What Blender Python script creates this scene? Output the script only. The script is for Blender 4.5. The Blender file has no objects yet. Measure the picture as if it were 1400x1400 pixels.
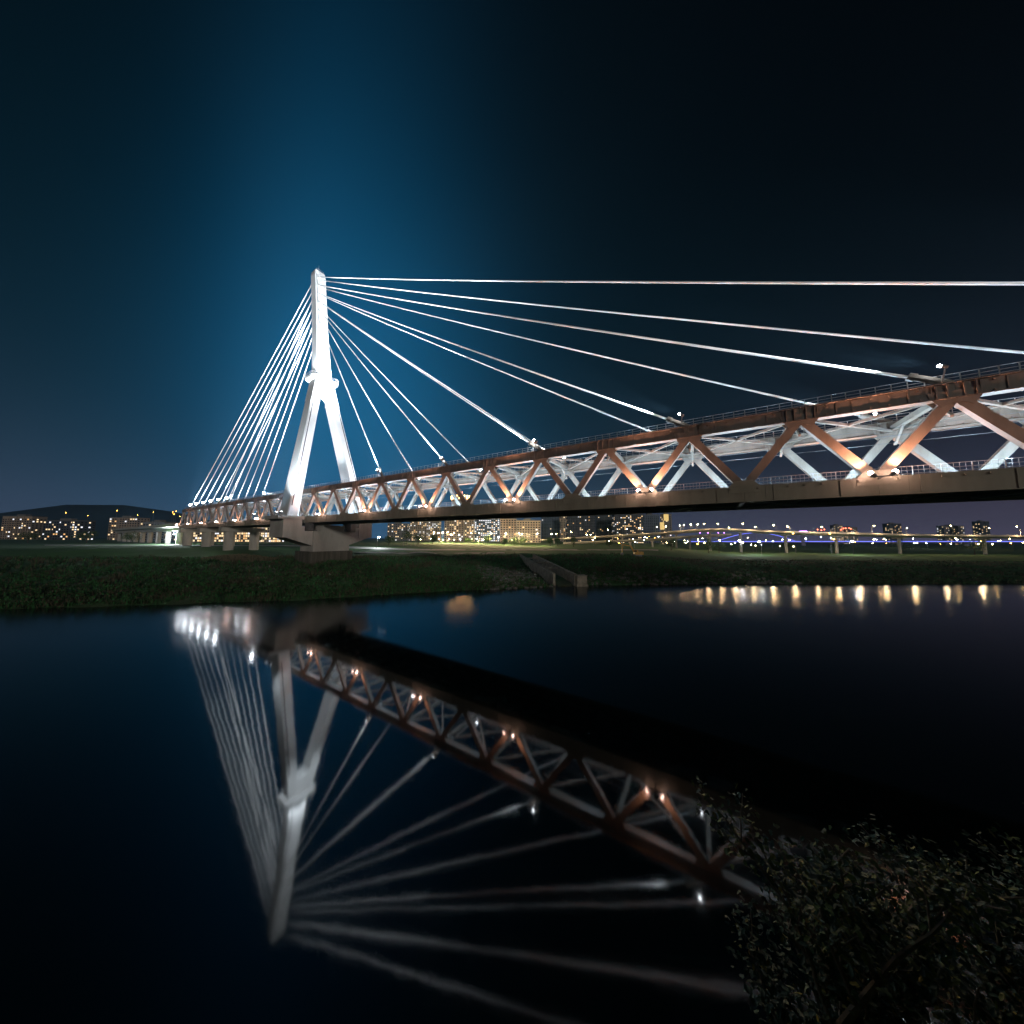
import bpy, math, random
from mathutils import Vector, Matrix, noise

random.seed(7)
sc = bpy.context.scene
COL = sc.collection

# ------------------------------------------------------------------ camera
P = 12.0                                   # truss panel length in metres
FPX = 420.85                               # focal length in pixels of a 1400 px frame
YAW, PITCH, ROLL = 2.1337, 0.0865, 0.0053
CAM = Vector((127.55, -50.87, 13.757))
_fw = Vector((math.cos(YAW)*math.cos(PITCH), math.sin(YAW)*math.cos(PITCH), math.sin(PITCH)))
_r0 = Vector((math.sin(YAW), -math.cos(YAW), 0))
_u0 = _r0.cross(_fw)
CR = math.cos(ROLL)*_r0 + math.sin(ROLL)*_u0
CU = -math.sin(ROLL)*_r0 + math.cos(ROLL)*_u0
CF = _fw
cam = bpy.data.cameras.new('camera')
cam.lens = FPX/1400*36; cam.sensor_width = 36; cam.clip_start = .1; cam.clip_end = 20000
cam_o = bpy.data.objects.new('camera', cam); COL.objects.link(cam_o)
M = Matrix((CR, CU, -CF)).transposed().to_4x4(); M.translation = CAM
cam_o.matrix_world = M
sc.camera = cam_o

# ------------------------------------------------------------------ sky
world = bpy.data.worlds.new('World'); sc.world = world; world.use_nodes = True
wn = world.node_tree; wn.nodes.clear()
def WM(op, *a, clamp=False):
    n = wn.nodes.new('ShaderNodeMath'); n.operation = op; n.use_clamp = clamp
    for i, v in enumerate(a):
        if isinstance(v, (int, float)): n.inputs[i].default_value = v
        else: wn.links.new(v, n.inputs[i])
    return n.outputs[0]
tc = wn.nodes.new('ShaderNodeTexCoord')
sx = wn.nodes.new('ShaderNodeSeparateXYZ'); wn.links.new(tc.outputs['Generated'], sx.inputs[0])
TAZ = math.radians(154.0)                  # bearing of the floodlit pylon, centre of the painted haze glow
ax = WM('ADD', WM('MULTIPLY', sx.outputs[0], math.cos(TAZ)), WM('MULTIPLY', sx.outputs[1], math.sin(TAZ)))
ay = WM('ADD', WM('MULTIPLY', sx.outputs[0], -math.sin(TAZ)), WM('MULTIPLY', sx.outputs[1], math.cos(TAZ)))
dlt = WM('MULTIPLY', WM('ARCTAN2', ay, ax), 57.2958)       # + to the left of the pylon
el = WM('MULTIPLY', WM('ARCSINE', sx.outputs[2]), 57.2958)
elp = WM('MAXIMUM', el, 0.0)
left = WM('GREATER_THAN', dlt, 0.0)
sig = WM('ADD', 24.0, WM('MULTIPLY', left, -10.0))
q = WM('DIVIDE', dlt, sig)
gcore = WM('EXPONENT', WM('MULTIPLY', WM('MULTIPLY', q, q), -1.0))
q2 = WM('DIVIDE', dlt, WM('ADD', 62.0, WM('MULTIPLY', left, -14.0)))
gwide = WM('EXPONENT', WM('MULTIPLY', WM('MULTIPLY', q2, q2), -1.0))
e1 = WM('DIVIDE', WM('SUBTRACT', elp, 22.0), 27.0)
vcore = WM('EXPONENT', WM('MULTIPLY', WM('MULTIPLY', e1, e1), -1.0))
vwide = WM('EXPONENT', WM('DIVIDE', elp, -24.0))
vhor = WM('EXPONENT', WM('DIVIDE', elp, -6.5))
above = WM('GREATER_THAN', el, -0.5)
def tint(fac, col):
    m = wn.nodes.new('ShaderNodeVectorMath'); m.operation = 'SCALE'
    m.inputs[0].default_value = col; wn.links.new(fac, m.inputs['Scale']); return m.outputs[0]
def vadd(a, b):
    m = wn.nodes.new('ShaderNodeVectorMath'); m.operation = 'ADD'
    wn.links.new(a, m.inputs[0]); wn.links.new(b, m.inputs[1]); return m.outputs[0]
glow = tint(WM('MULTIPLY', gcore, vcore), (.0002, .078, .190))  # floodlit haze glow around the pylon, painted into the sky
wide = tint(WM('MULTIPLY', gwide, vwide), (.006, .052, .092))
hor = tint(WM('MULTIPLY', vhor, WM('SUBTRACT', 1.0, WM('MULTIPLY', gwide, .55))), (.085, .068, .115))
sky = wn.nodes.new('ShaderNodeTexSky'); sky.sky_type = 'NISHITA'; sky.sun_disc = False
SUN_EL, SUN_AZ = math.radians(13), math.radians(-38)       # direction of the added fill for city light behind the camera
sky.sun_elevation = SUN_EL; sky.sun_rotation = math.pi/2 - SUN_AZ
skys = wn.nodes.new('ShaderNodeVectorMath'); skys.operation = 'SCALE'; skys.inputs['Scale'].default_value = .00006
wn.links.new(sky.outputs[0], skys.inputs[0])
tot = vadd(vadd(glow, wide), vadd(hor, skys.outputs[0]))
fin = wn.nodes.new('ShaderNodeVectorMath'); fin.operation = 'SCALE'
wn.links.new(tot, fin.inputs[0]); wn.links.new(WM('ADD', WM('MULTIPLY', above, .92), .08), fin.inputs['Scale'])
bg = wn.nodes.new('ShaderNodeBackground'); bg.inputs[1].default_value = 1.0
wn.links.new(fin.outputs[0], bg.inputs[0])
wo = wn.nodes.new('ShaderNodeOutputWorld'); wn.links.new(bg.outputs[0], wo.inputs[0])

# ------------------------------------------------------------------ faint sun added as fill for near-bank city light, exposure
sun = bpy.data.lights.new('sun', 'SUN'); sun.energy = .5; sun.angle = math.radians(6); sun.color = (1, .93, .82)
sun_o = bpy.data.objects.new('sun', sun); COL.objects.link(sun_o)
sd = Vector((math.cos(SUN_EL)*math.cos(SUN_AZ), math.cos(SUN_EL)*math.sin(SUN_AZ), math.sin(SUN_EL)))
sun_o.rotation_euler = sd.to_track_quat('Z', 'Y').to_euler()
sc.view_settings.view_transform = 'Standard'; sc.view_settings.look = 'None'
sc.view_settings.exposure = 0; sc.view_settings.gamma = 1; sc.view_settings.use_curve_mapping = False
sc.render.engine = 'CYCLES'
sc.cycles.use_denoising = True
try: sc.cycles.denoiser = 'OPENIMAGEDENOISE'
except Exception: pass
sc.cycles.max_bounces = 6; sc.cycles.diffuse_bounces = 2; sc.cycles.glossy_bounces = 3
sc.cycles.sample_clamp_indirect = 6; sc.cycles.use_light_tree = True
sc.cycles.caustics_reflective = False; sc.cycles.caustics_refractive = False

# ------------------------------------------------------------------ helpers
def ray(x, y):
    d = CF + ((x-700)/FPX)*CR + ((700-y)/FPX)*CU
    return d
def at(x, y, depth):                       # point seen at photo pixel x, y at that depth
    return CAM + ray(x, y)*depth
def onz(x, y, z):
    d = ray(x, y); t = (z-CAM.z)/d.z; return CAM + d*t

class MB:
    def __init__(s): s.v = []; s.f = []; s.m = []
    def add(s, v, f, m=0):
        o = len(s.v); s.v += [tuple(p) for p in v]; s.f += [tuple(i+o for i in q) for q in f]; s.m += [m]*len(f)
    def box(s, x0, x1, y0, y1, z0, z1, m=0):
        v = [(x, y, z) for z in (z0, z1) for y in (y0, y1) for x in (x0, x1)]
        s.add(v, [(0, 2, 3, 1), (4, 5, 7, 6), (0, 1, 5, 4), (2, 6, 7, 3), (0, 4, 6, 2), (1, 3, 7, 5)], m)
    def bar(s, a, b, w, h, up=(0, 0, 1), m=0, w2=None, h2=None):   # box beam from a to b
        a = Vector(a); b = Vector(b); d = (b-a).normalized(); up = Vector(up)
        sd_ = d.cross(up)
        if sd_.length < 1e-5: sd_ = d.cross(Vector((1, 0, 0)))
        sd_.normalize(); u = sd_.cross(d)
        w2 = w if w2 is None else w2; h2 = h if h2 is None else h2
        v = []
        for p, ww, hh in ((a, w, h), (b, w2, h2)):
            for i, j in ((-1, -1), (1, -1), (1, 1), (-1, 1)): v.append(p + sd_*(i*ww/2) + u*(j*hh/2))
        s.add(v, [(3, 2, 1, 0), (4, 5, 6, 7), (0, 1, 5, 4), (1, 2, 6, 5), (2, 3, 7, 6), (3, 0, 4, 7)], m)
    def tube(s, pts, r, n=8, m=0, r2=None, cap=True):
        pts = [Vector(p) for p in pts]; rings = []; k = len(pts)
        for i, p in enumerate(pts):
            d = (pts[min(i+1, k-1)]-pts[max(i-1, 0)]).normalized()
            a = d.cross(Vector((0, 0, 1)))
            if a.length < 1e-4: a = Vector((1, 0, 0))
            a.normalize(); b = d.cross(a)
            rr = r if r2 is None else r+(r2-r)*i/(k-1)
            rings.append([p + a*math.cos(t)*rr + b*math.sin(t)*rr for t in [2*math.pi*j/n for j in range(n)]])
        v = [p for q_ in rings for p in q_]; f = []
        for i in range(k-1):
            for j in range(n):
                f.append((i*n+j, i*n+(j+1) % n, (i+1)*n+(j+1) % n, (i+1)*n+j))
        if cap: f += [tuple(range(n-1, -1, -1)), tuple((k-1)*n+j for j in range(n))]
        s.add(v, f, m)
    def loft(s, secs, m=0):                # list of rings with equal counts
        n = len(secs[0]); v = [p for q_ in secs for p in q_]; f = []
        for i in range(len(secs)-1):
            for j in range(n): f.append((i*n+j, i*n+(j+1) % n, (i+1)*n+(j+1) % n, (i+1)*n+j))
        f += [tuple(range(n-1, -1, -1)), tuple((len(secs)-1)*n+j for j in range(n))]
        s.add(v, f, m)
    def ball(s, c, r, n=8, k=6, m=0, sz=1.0):
        c = Vector(c); v = [c+Vector((0, 0, r*sz))]
        for i in range(1, k):
            t = math.pi*i/k
            for j in range(n):
                a = 2*math.pi*j/n; v.append(c+Vector((r*math.sin(t)*math.cos(a), r*math.sin(t)*math.sin(a), r*sz*math.cos(t))))
        v.append(c-Vector((0, 0, r*sz))); f = []
        for j in range(n): f.append((0, 1+j, 1+(j+1) % n))
        for i in range(k-2):
            for j in range(n):
                f.append((1+i*n+j, 1+(i+1)*n+j, 1+(i+1)*n+(j+1) % n, 1+i*n+(j+1) % n))
        L = len(v)-1
        for j in range(n): f.append((L, 1+(k-2)*n+(j+1) % n, 1+(k-2)*n+j))
        s.add(v, f, m)
    def mesh(s, name):
        me = bpy.data.meshes.new(name); me.from_pydata(s.v, [], s.f); me.update()
        return me
    def build(s, name, mats, parent=None, smooth=False, loc=None):
        me = s.mesh(name)
        if not isinstance(mats, (list, tuple)): mats = [mats]
        for mm in mats: me.materials.append(mm)
        if len(mats) > 1: me.polygons.foreach_set('material_index', s.m)
        if smooth: me.polygons.foreach_set('use_smooth', [True]*len(me.polygons))
        return link(name, me, parent, loc)
def link(name, me, parent=None, loc=None, rot=None):
    o = bpy.data.objects.new(name, me); COL.objects.link(o)
    if parent: o.parent = parent
    if loc is not None: o.location = loc
    if rot is not None: o.rotation_euler = rot
    return o
def tag(o, label=None, cat=None, group=None, kind=None):
    if label: o['label'] = label
    if cat: o['category'] = cat
    if group: o['group'] = group
    if kind: o['kind'] = kind
    return o
def thing(name, label, cat, loc=(0, 0, 0), group=None, rz=0):
    o = bpy.data.objects.new(name, None); COL.objects.link(o); o.location = loc; o.rotation_euler = (0, 0, rz)
    o.empty_display_size = .5
    return tag(o, label, cat, group)

def mat(name, col, rough=.7, col2=None, scale=1.0, bump=0.0, metal=0.0, stretch=(1, 1, 1), detail=4, bscale=None, lo=.35, hi=.65):
    m = bpy.data.materials.new(name); m.use_nodes = True; nt = m.node_tree; b = nt.nodes['Principled BSDF']
    b.inputs['Base Color'].default_value = (*col, 1); b.inputs['Roughness'].default_value = rough; b.inputs['Metallic'].default_value = metal
    if col2 or bump:
        t = nt.nodes.new('ShaderNodeTexCoord'); mp = nt.nodes.new('ShaderNodeMapping'); mp.inputs['Scale'].default_value = stretch
        nt.links.new(t.outputs['Object'], mp.inputs[0])
        nz = nt.nodes.new('ShaderNodeTexNoise'); nz.inputs['Scale'].default_value = scale; nz.inputs['Detail'].default_value = detail
        nz.inputs['Roughness'].default_value = .6
        nt.links.new(mp.outputs[0], nz.inputs['Vector'])
        if col2:
            r = nt.nodes.new('ShaderNodeValToRGB'); r.color_ramp.elements[0].position = lo; r.color_ramp.elements[1].position = hi
            r.color_ramp.elements[0].color = (*col, 1); r.color_ramp.elements[1].color = (*col2, 1)
            nt.links.new(nz.outputs['Fac'], r.inputs[0]); nt.links.new(r.outputs[0], b.inputs['Base Color'])
        if bump:
            nb = nz
            if bscale:
                nb = nt.nodes.new('ShaderNodeTexNoise'); nb.inputs['Scale'].default_value = bscale; nb.inputs['Detail'].default_value = 5
                nt.links.new(mp.outputs[0], nb.inputs['Vector'])
            bp = nt.nodes.new('ShaderNodeBump'); bp.inputs['Strength'].default_value = bump; bp.inputs['Distance'].default_value = .1
            nt.links.new(nb.outputs['Fac'], bp.inputs['Height']); nt.links.new(bp.outputs[0], b.inputs['Normal'])
    return m
def emis(name, col, s, sampling=True):
    m = bpy.data.materials.new(name); m.use_nodes = True; b = m.node_tree.nodes['Principled BSDF']
    b.inputs['Base Color'].default_value = (.1, .1, .1, 1)
    b.inputs['Emission Color'].default_value = (*col, 1); b.inputs['Emission Strength'].default_value = s
    if not sampling: m.cycles.emission_sampling = 'NONE'
    return m
def lamp(kind, loc, power, col, radius=.2, aim=None, cone=None, blend=.5, parent=None):
    l = bpy.data.lights.new(kind.lower()+'_light', kind); l.energy = power; l.color = col; l.shadow_soft_size = radius
    o = bpy.data.objects.new('light', l); COL.objects.link(o); o.location = loc
    if aim is not None:
        o.rotation_euler = (Vector(loc)-Vector(aim)).to_track_quat('Z', 'Y').to_euler()
    if cone: l.spot_size = math.radians(cone); l.spot_blend = blend
    return o

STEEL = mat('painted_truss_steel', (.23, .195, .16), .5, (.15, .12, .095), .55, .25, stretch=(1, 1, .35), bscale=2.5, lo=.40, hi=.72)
CHORD = mat('olive_beige_chord', (.34, .305, .235), .55, (.26, .23, .175), .5, .2, stretch=(1, 1, .35), bscale=2.5, lo=.4, hi=.72)  # lower chord tone, lighter and more olive than the other truss members
STEELD = mat('dark_galvanised_steel', (.16, .17, .18), .5, (.11, .11, .11), 2)
RAIL = mat('railing_steel', (.42, .43, .44), .45, (.30, .30, .30), 3)
WHITE = mat('white_pylon_paint', (.80, .80, .78), .55, (.64, .64, .62), .16, .12, stretch=(1, 1, .25), bscale=1.4, lo=.38, hi=.75)
CABLE = mat('white_cable_sheath', (.82, .82, .80), .4)
CONC = mat('pier_concrete', (.60, .57, .53), .85, (.44, .41, .38), .32, .3, stretch=(1, 1, .3), bscale=3, lo=.38, hi=.7)
CONCD = mat('stained_footing_concrete', (.17, .155, .13), .9, (.08, .075, .06), .6, .4, stretch=(1.6, 1.6, .15), bscale=3)
CONCW = mat('weathered_channel_concrete', (.34, .31, .25), .9, (.18, .165, .13), .7, .4, bscale=3)
GROOVE = mat('dark_groove', (.10, .10, .10), .8)
WARM = emis('warm_street_bulb', (1, .66, .30), 130)
AMBER = emis('amber_bulb', (1, .42, .06), 60)
COOL = emis('cool_white_bulb', (.82, .92, 1), 150)
CABLEBULB = emis('cable_lamp_bulb', (.86, .93, 1), 160)
PINKB = emis('pink_bulb', (1, .62, .50), 90)
BLUEB = emis('blue_led', (.16, .20, 1), 2.6)
VIOB = emis('violet_led', (.55, .22, 1), 10)
REDB = emis('red_beacon', (1, .10, .05), 25)

# ------------------------------------------------------------------ haze over the river
HZ = bpy.data.materials.new('haze_air'); HZ.use_nodes = True; _n = HZ.node_tree; _n.nodes.clear()
pv = _n.nodes.new('ShaderNodeVolumePrincipled'); pv.inputs['Color'].default_value = (.36, .71, 1, 1)
pv.inputs['Density'].default_value = .00011; pv.inputs['Anisotropy'].default_value = .35
_o = _n.nodes.new('ShaderNodeOutputMaterial'); _n.links.new(pv.outputs[0], _o.inputs['Volume'])
m = MB(); m.box(-2950, 3050, -2950, 3050, -9, 134)
tag(m.build('haze', HZ), 'thin night haze filling the air over the river', 'haze', kind='stuff')
ORDW = 'first second third fourth fifth sixth seventh eighth ninth tenth eleventh twelfth thirteenth fourteenth fifteenth sixteenth seventeenth eighteenth nineteenth twentieth'.split()
ORDW += ['twenty-'+w for w in ORDW[:9]] + ['thirtieth'] + ['thirty-'+w for w in ORDW[:9]]

# ------------------------------------------------------------------ ground, water
SHORE = [(-2500, -2370), (-60, -118), (10, -56.5), (34, -33.5), (40.2, -27.7), (50.2, -18.2), (58.5, -6.3), (68.4, 7.6), (81.6, 22.2), (96.1, 40.2),
         (114.6, 53.5), (133.5, 69.4), (165.8, 90.5), (230, 136), (320, 190), (3400, 1900)]
def shore_pts():
    out = []
    for i in range(len(SHORE)-1):
        a = Vector(SHORE[i]); b = Vector(SHORE[i+1]); L = (b-a).length
        n = max(1, min(int(L/2.2), 60))
        for k in range(n): out.append(a.lerp(b, k/n))
    out.append(Vector(SHORE[-1])); return out
SP = shore_pts()
INL = Vector((-.69, .724))                 # inland direction
def smooth(a, b, x):
    t = max(0, min(1, (x-a)/(b-a))); return t*t*(3-2*t)
def shore_dist(x, y):                      # distance inland of the shoreline, along INL
    best = -1e9
    p = Vector((x, y)); t = Vector((INL.y, -INL.x)); s0 = p.dot(t)
    for i in range(len(SHORE)-1):
        a = Vector(SHORE[i]); b = Vector(SHORE[i+1]); sa, sb = a.dot(t), b.dot(t)
        if min(sa, sb) <= s0 <= max(sa, sb):
            q_ = a.lerp(b, (s0-sa)/(sb-sa)); return (p-q_).dot(INL)
    return 0
PROF = [(-40, -6), (-6, -1.6), (0, -.05), (2.5, 1.1), (8, 2.2), (18, 3.4), (30, 5.0), (40, 5.8), (70, 6.1), (6000, 6.3)]
def prof(d):
    for i in range(len(PROF)-1):
        a, b = PROF[i], PROF[i+1]
        if d <= b[0]: t = max(0, (d-a[0])/(b[0]-a[0])); return a[1]+(b[1]-a[1])*t
    return PROF[-1][1]
def gz(x, y, d=None):
    if d is None: d = shore_dist(x, y)
    z = prof(d)
    if d > 0: z *= 1-.45*smooth(88, 135, x+.2*max(0, d-40)*0)
    z += 2.6*smooth(-25, -95, x)*smooth(45, 95, d)
    amp = smooth(-1, 10, d)*(1-.85*smooth(60, 140, d))
    z += amp*(noise.noise(Vector((x*.09, y*.09, 0)))*.9 + noise.noise(Vector((x*.3, y*.3, 5)))*.35)
    z += smooth(-1, 1, d)*(1-smooth(8, 20, d))*noise.noise(Vector((x*.5, y*.5, 9)))*.5
    if 0 < d < 60:                          # drain channel cut through the bank
        s = (Vector((x, y))-CH0).dot(CHT)
        if abs(s) < 2.6: z = min(z, .35+d*.05)
        elif s < 0: z -= 2.3*smooth(-26, -10, s)*smooth(-1, 5, d)*(1-smooth(32, 48, d))
    return z
CH0 = Vector((91.8, 35.2)); CHT = Vector((.724, .69))
def gpix(x, y):                            # ground point seen at a photo pixel
    d = ray(x, y); t = 40.0; prev = t
    while t < 4000:
        p = CAM + d*t
        if p.z < gz(p.x, p.y): break
        prev = t; t *= 1.01
    a, b = prev, t
    for _ in range(20):
        m = (a+b)/2; p = CAM + d*m
        if p.z < gz(p.x, p.y): b = m
        else: a = m
    return CAM + d*b

DS = [-40, -12, -6, -2.5, -1, -.3, .3, 1, 1.8, 2.6, 3.6, 4.8, 6, 7.5, 9, 11, 13, 15, 17.5, 20, 23, 26, 29, 32, 36, 40, 45, 50, 56, 63, 70, 80, 92, 106, 124, 150, 190, 250, 340, 480, 700, 1100, 2000, 3600, 6000]
gv = []; gf = []
for i, s in enumerate(SP):
    jit = noise.noise(Vector((s.x*.13, s.y*.13, 3)))*1.4 + noise.noise(Vector((s.x*.5, s.y*.5, 3)))*.5
    for d in DS:
        dd = d + jit*(1-smooth(0, 30, abs(d)))
        p = s + INL*dd
        gv.append((p.x, p.y, gz(p.x, p.y, d)))
nD = len(DS)
for i in range(len(SP)-1):
    for j in range(nD-1):
        gf.append((i*nD+j, (i+1)*nD+j, (i+1)*nD+j+1, i*nD+j+1))
gm = bpy.data.meshes.new('ground'); gm.from_pydata(gv, [], gf); gm.update()
gm.polygons.foreach_set('use_smooth', [True]*len(gm.polygons))
GRASS = bpy.data.materials.new('bank_grass_soil'); GRASS.use_nodes = True
nt = GRASS.node_tree; b = nt.nodes['Principled BSDF']; b.inputs['Roughness'].default_value = .95
t = nt.nodes.new('ShaderNodeTexCoord'); n1 = nt.nodes.new('ShaderNodeTexNoise'); n1.inputs['Scale'].default_value = .045; n1.inputs['Detail'].default_value = 6
n2 = nt.nodes.new('ShaderNodeTexNoise'); n2.inputs['Scale'].default_value = .9; n2.inputs['Detail'].default_value = 6
nt.links.new(t.outputs['Object'], n1.inputs['Vector']); nt.links.new(t.outputs['Object'], n2.inputs['Vector'])
r1 = nt.nodes.new('ShaderNodeValToRGB'); cr = r1.color_ramp; cr.elements[0].position = .38; cr.elements[0].color = (.03, .12, .035, 1)
cr.elements[1].position = .66; cr.elements[1].color = (.06, .065, .035, 1)
r2 = nt.nodes.new('ShaderNodeValToRGB'); r2.color_ramp.elements[0].color = (.45, .45, .45, 1); r2.color_ramp.elements[1].color = (1.3, 1.3, 1.3, 1)
mx = nt.nodes.new('ShaderNodeMix'); mx.data_type = 'RGBA'; mx.blend_type = 'MULTIPLY'; mx.inputs['Factor'].default_value = 1
nt.links.new(n1.outputs[0], r1.inputs[0]); nt.links.new(n2.outputs[0], r2.inputs[0])
nt.links.new(r1.outputs[0], mx.inputs[6]); nt.links.new(r2.outputs[0], mx.inputs[7]); nt.links.new(mx.outputs[2], b.inputs['Base Color'])
bp = nt.nodes.new('ShaderNodeBump'); bp.inputs['Strength'].default_value = .8; bp.inputs['Distance'].default_value = .35
nt.links.new(n2.outputs[0], bp.inputs['Height']); nt.links.new(bp.outputs[0], b.inputs['Normal'])
gm.materials.append(GRASS)
LAWN = mat('mown_lawn', (.055, .15, .025), .9, (.04, .11, .02), .08, .5, bscale=2)
gm.materials.append(LAWN)
gm.polygons.foreach_set('material_index', [1 if 62 < DS[k % (nD-1)] < 500 else 0 for k in range(len(gf))])
ground = link('ground', gm); tag(ground, kind='structure')

WATER = bpy.data.materials.new('river_water'); WATER.use_nodes = True
nt = WATER.node_tree; b = nt.nodes['Principled BSDF']
b.inputs['Base Color'].default_value = (.0015, .006, .006, 1); b.inputs['Roughness'].default_value = .05; b.inputs['IOR'].default_value = 1.4
t = nt.nodes.new('ShaderNodeTexCoord'); mp = nt.nodes.new('ShaderNodeMapping')
mp.inputs['Rotation'].default_value = (0, 0, -math.radians(35)); mp.inputs['Scale'].default_value = (.12, .45, 1)
n1 = nt.nodes.new('ShaderNodeTexNoise'); n1.inputs['Scale'].default_value = .8; n1.inputs['Detail'].default_value = 3
nt.links.new(t.outputs['Object'], mp.inputs[0]); nt.links.new(mp.outputs[0], n1.inputs['Vector'])
bp = nt.nodes.new('ShaderNodeBump'); bp.inputs['Strength'].default_value = .04; bp.inputs['Distance'].default_value = .1
nt.links.new(n1.outputs[0], bp.inputs['Height']); nt.links.new(bp.outputs[0], b.inputs['Normal'])
dt = nt.nodes.new('ShaderNodeVectorMath'); dt.operation = 'DOT_PRODUCT'; dt.inputs[1].default_value = (-.69, .724, 0)   # wind-ruffled strip along the far shore
nt.links.new(t.outputs['Object'], dt.inputs[0])
n3 = nt.nodes.new('ShaderNodeTexNoise'); n3.inputs['Scale'].default_value = .35; n3.inputs['Detail'].default_value = 2; nt.links.new(mp.outputs[0], n3.inputs['Vector'])
ad = nt.nodes.new('ShaderNodeMath'); ad.operation = 'MULTIPLY_ADD'; ad.inputs[1].default_value = 26; nt.links.new(n3.outputs[0], ad.inputs[0]); nt.links.new(dt.outputs['Value'], ad.inputs[2])
mr = nt.nodes.new('ShaderNodeMapRange'); mr.interpolation_type = 'SMOOTHSTEP'
mr.inputs['From Min'].default_value = -73; mr.inputs['From Max'].default_value = -44; mr.inputs['To Min'].default_value = .05; mr.inputs['To Max'].default_value = .17
nt.links.new(ad.outputs[0], mr.inputs['Value']); nt.links.new(mr.outputs[0], b.inputs['Roughness'])
wm = MB(); wm.add([(-6000, -6000, 0), (7000, -6000, 0), (7000, 7000, 0), (-6000, 7000, 0)], [(0, 1, 2, 3)])
tag(wm.build('water', WATER), kind='structure')

# near bank below and behind the camera
RH = Vector((.845, .535, 0)).normalized(); FH = Vector((-RH.y, RH.x, 0))
nb = MB(); rings = []
fr = [(9.0, -2), (8.0, .3), (6.5, 2.5), (4.2, 6.0), (2.0, 10.4), (1.0, 12.0), (-6, 12.1), (-60, 12.0), (-900, 11)]
ss = [-1500, -400, -120] + [x*4 for x in range(-15, 16)] + [120, 400, 1500]
for s in ss:
    for f_, z in fr:
        p = CAM + RH*s + FH*f_
        nb.v.append((p.x + noise.noise(Vector((s*.2, f_*.2, 1)))*.5*(abs(f_) < 30), p.y, z + noise.noise(Vector((s*.25, f_*.3, 2)))*.5*(0 < z < 11)))
for i in range(len(ss)-1):
    for j in range(len(fr)-1):
        k = i*len(fr)+j; nb.f.append((k, k+1, k+len(fr)+1, k+len(fr))); nb.m.append(0)
tag(nb.build('near_bank', GRASS, smooth=True), kind='structure')

# riverside cycle paths on the far bank
PATHM = mat('pale_path_concrete', (.42, .41, .37), .85, (.32, .31, .28), .6, .2)
def path(name, y0, y1, x0, x1):
    m = MB(); n = 60
    for i in range(n+1):
        x = x0+(x1-x0)*i/n
        for y in (y0, y1):
            p = onz(x, y, 6.05); zz = max(gz(p.x+a, p.y+c) for a in (-1, 0, 1) for c in (-1, 0, 1)); m.v.append((p.x, p.y, zz+.06))
    for i in range(n): m.f.append((2*i+1, 2*i+3, 2*i+2, 2*i)); m.m.append(0)
    tag(m.build(name, PATHM), kind='structure')
path('cycle_path', 751.3, 752.6, 60, 900)
path('foot_path', 755.8, 757.2, 470, 690)

# ------------------------------------------------------------------ truss bridge
ZL, ZU = 20.9, 28.3
W = 12.72; YC = W/2
CB, CT = 18.75, 20.85                      # lower chord bottom / top
UB, UT = 28.62, 30.15                      # upper chord
K0, K1 = -12, 18
bridge = thing('truss_bridge', 'long steel truss railway bridge crossing the river, lit pink along its lower joints', 'bridge', (0, 0, 0))
def shared(mb, name, m):
    me = mb.mesh(name); me.materials.append(m); return me
# chord segments, one mesh per kind
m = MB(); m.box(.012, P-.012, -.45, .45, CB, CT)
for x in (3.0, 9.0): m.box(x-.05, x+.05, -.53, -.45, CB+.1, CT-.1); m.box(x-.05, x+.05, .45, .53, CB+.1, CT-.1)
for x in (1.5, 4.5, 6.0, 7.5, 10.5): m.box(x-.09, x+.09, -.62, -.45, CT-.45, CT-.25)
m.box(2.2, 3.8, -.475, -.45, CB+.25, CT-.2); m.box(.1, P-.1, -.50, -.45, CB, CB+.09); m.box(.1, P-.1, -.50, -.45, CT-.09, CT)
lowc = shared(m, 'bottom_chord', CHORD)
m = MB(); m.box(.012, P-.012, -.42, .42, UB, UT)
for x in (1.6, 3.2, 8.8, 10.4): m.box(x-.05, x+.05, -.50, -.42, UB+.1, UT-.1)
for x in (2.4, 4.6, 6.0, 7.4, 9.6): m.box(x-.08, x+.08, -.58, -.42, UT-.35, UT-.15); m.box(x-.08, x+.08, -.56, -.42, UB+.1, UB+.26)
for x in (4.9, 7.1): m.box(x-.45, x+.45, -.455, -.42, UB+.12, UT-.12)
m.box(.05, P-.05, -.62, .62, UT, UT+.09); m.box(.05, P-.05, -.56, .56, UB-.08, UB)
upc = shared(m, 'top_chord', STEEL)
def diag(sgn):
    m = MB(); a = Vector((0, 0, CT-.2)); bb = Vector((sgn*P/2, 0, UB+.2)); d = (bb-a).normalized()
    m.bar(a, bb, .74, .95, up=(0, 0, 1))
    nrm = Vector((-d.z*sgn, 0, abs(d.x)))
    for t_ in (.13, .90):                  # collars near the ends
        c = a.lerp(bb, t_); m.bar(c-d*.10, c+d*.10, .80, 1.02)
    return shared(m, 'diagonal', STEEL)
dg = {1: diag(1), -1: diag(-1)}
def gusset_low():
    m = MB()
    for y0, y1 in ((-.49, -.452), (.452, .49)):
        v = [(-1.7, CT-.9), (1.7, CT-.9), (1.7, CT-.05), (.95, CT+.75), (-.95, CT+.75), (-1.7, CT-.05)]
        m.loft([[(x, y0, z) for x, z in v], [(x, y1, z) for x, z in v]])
    return shared(m, 'gusset_plate', CHORD)
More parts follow.
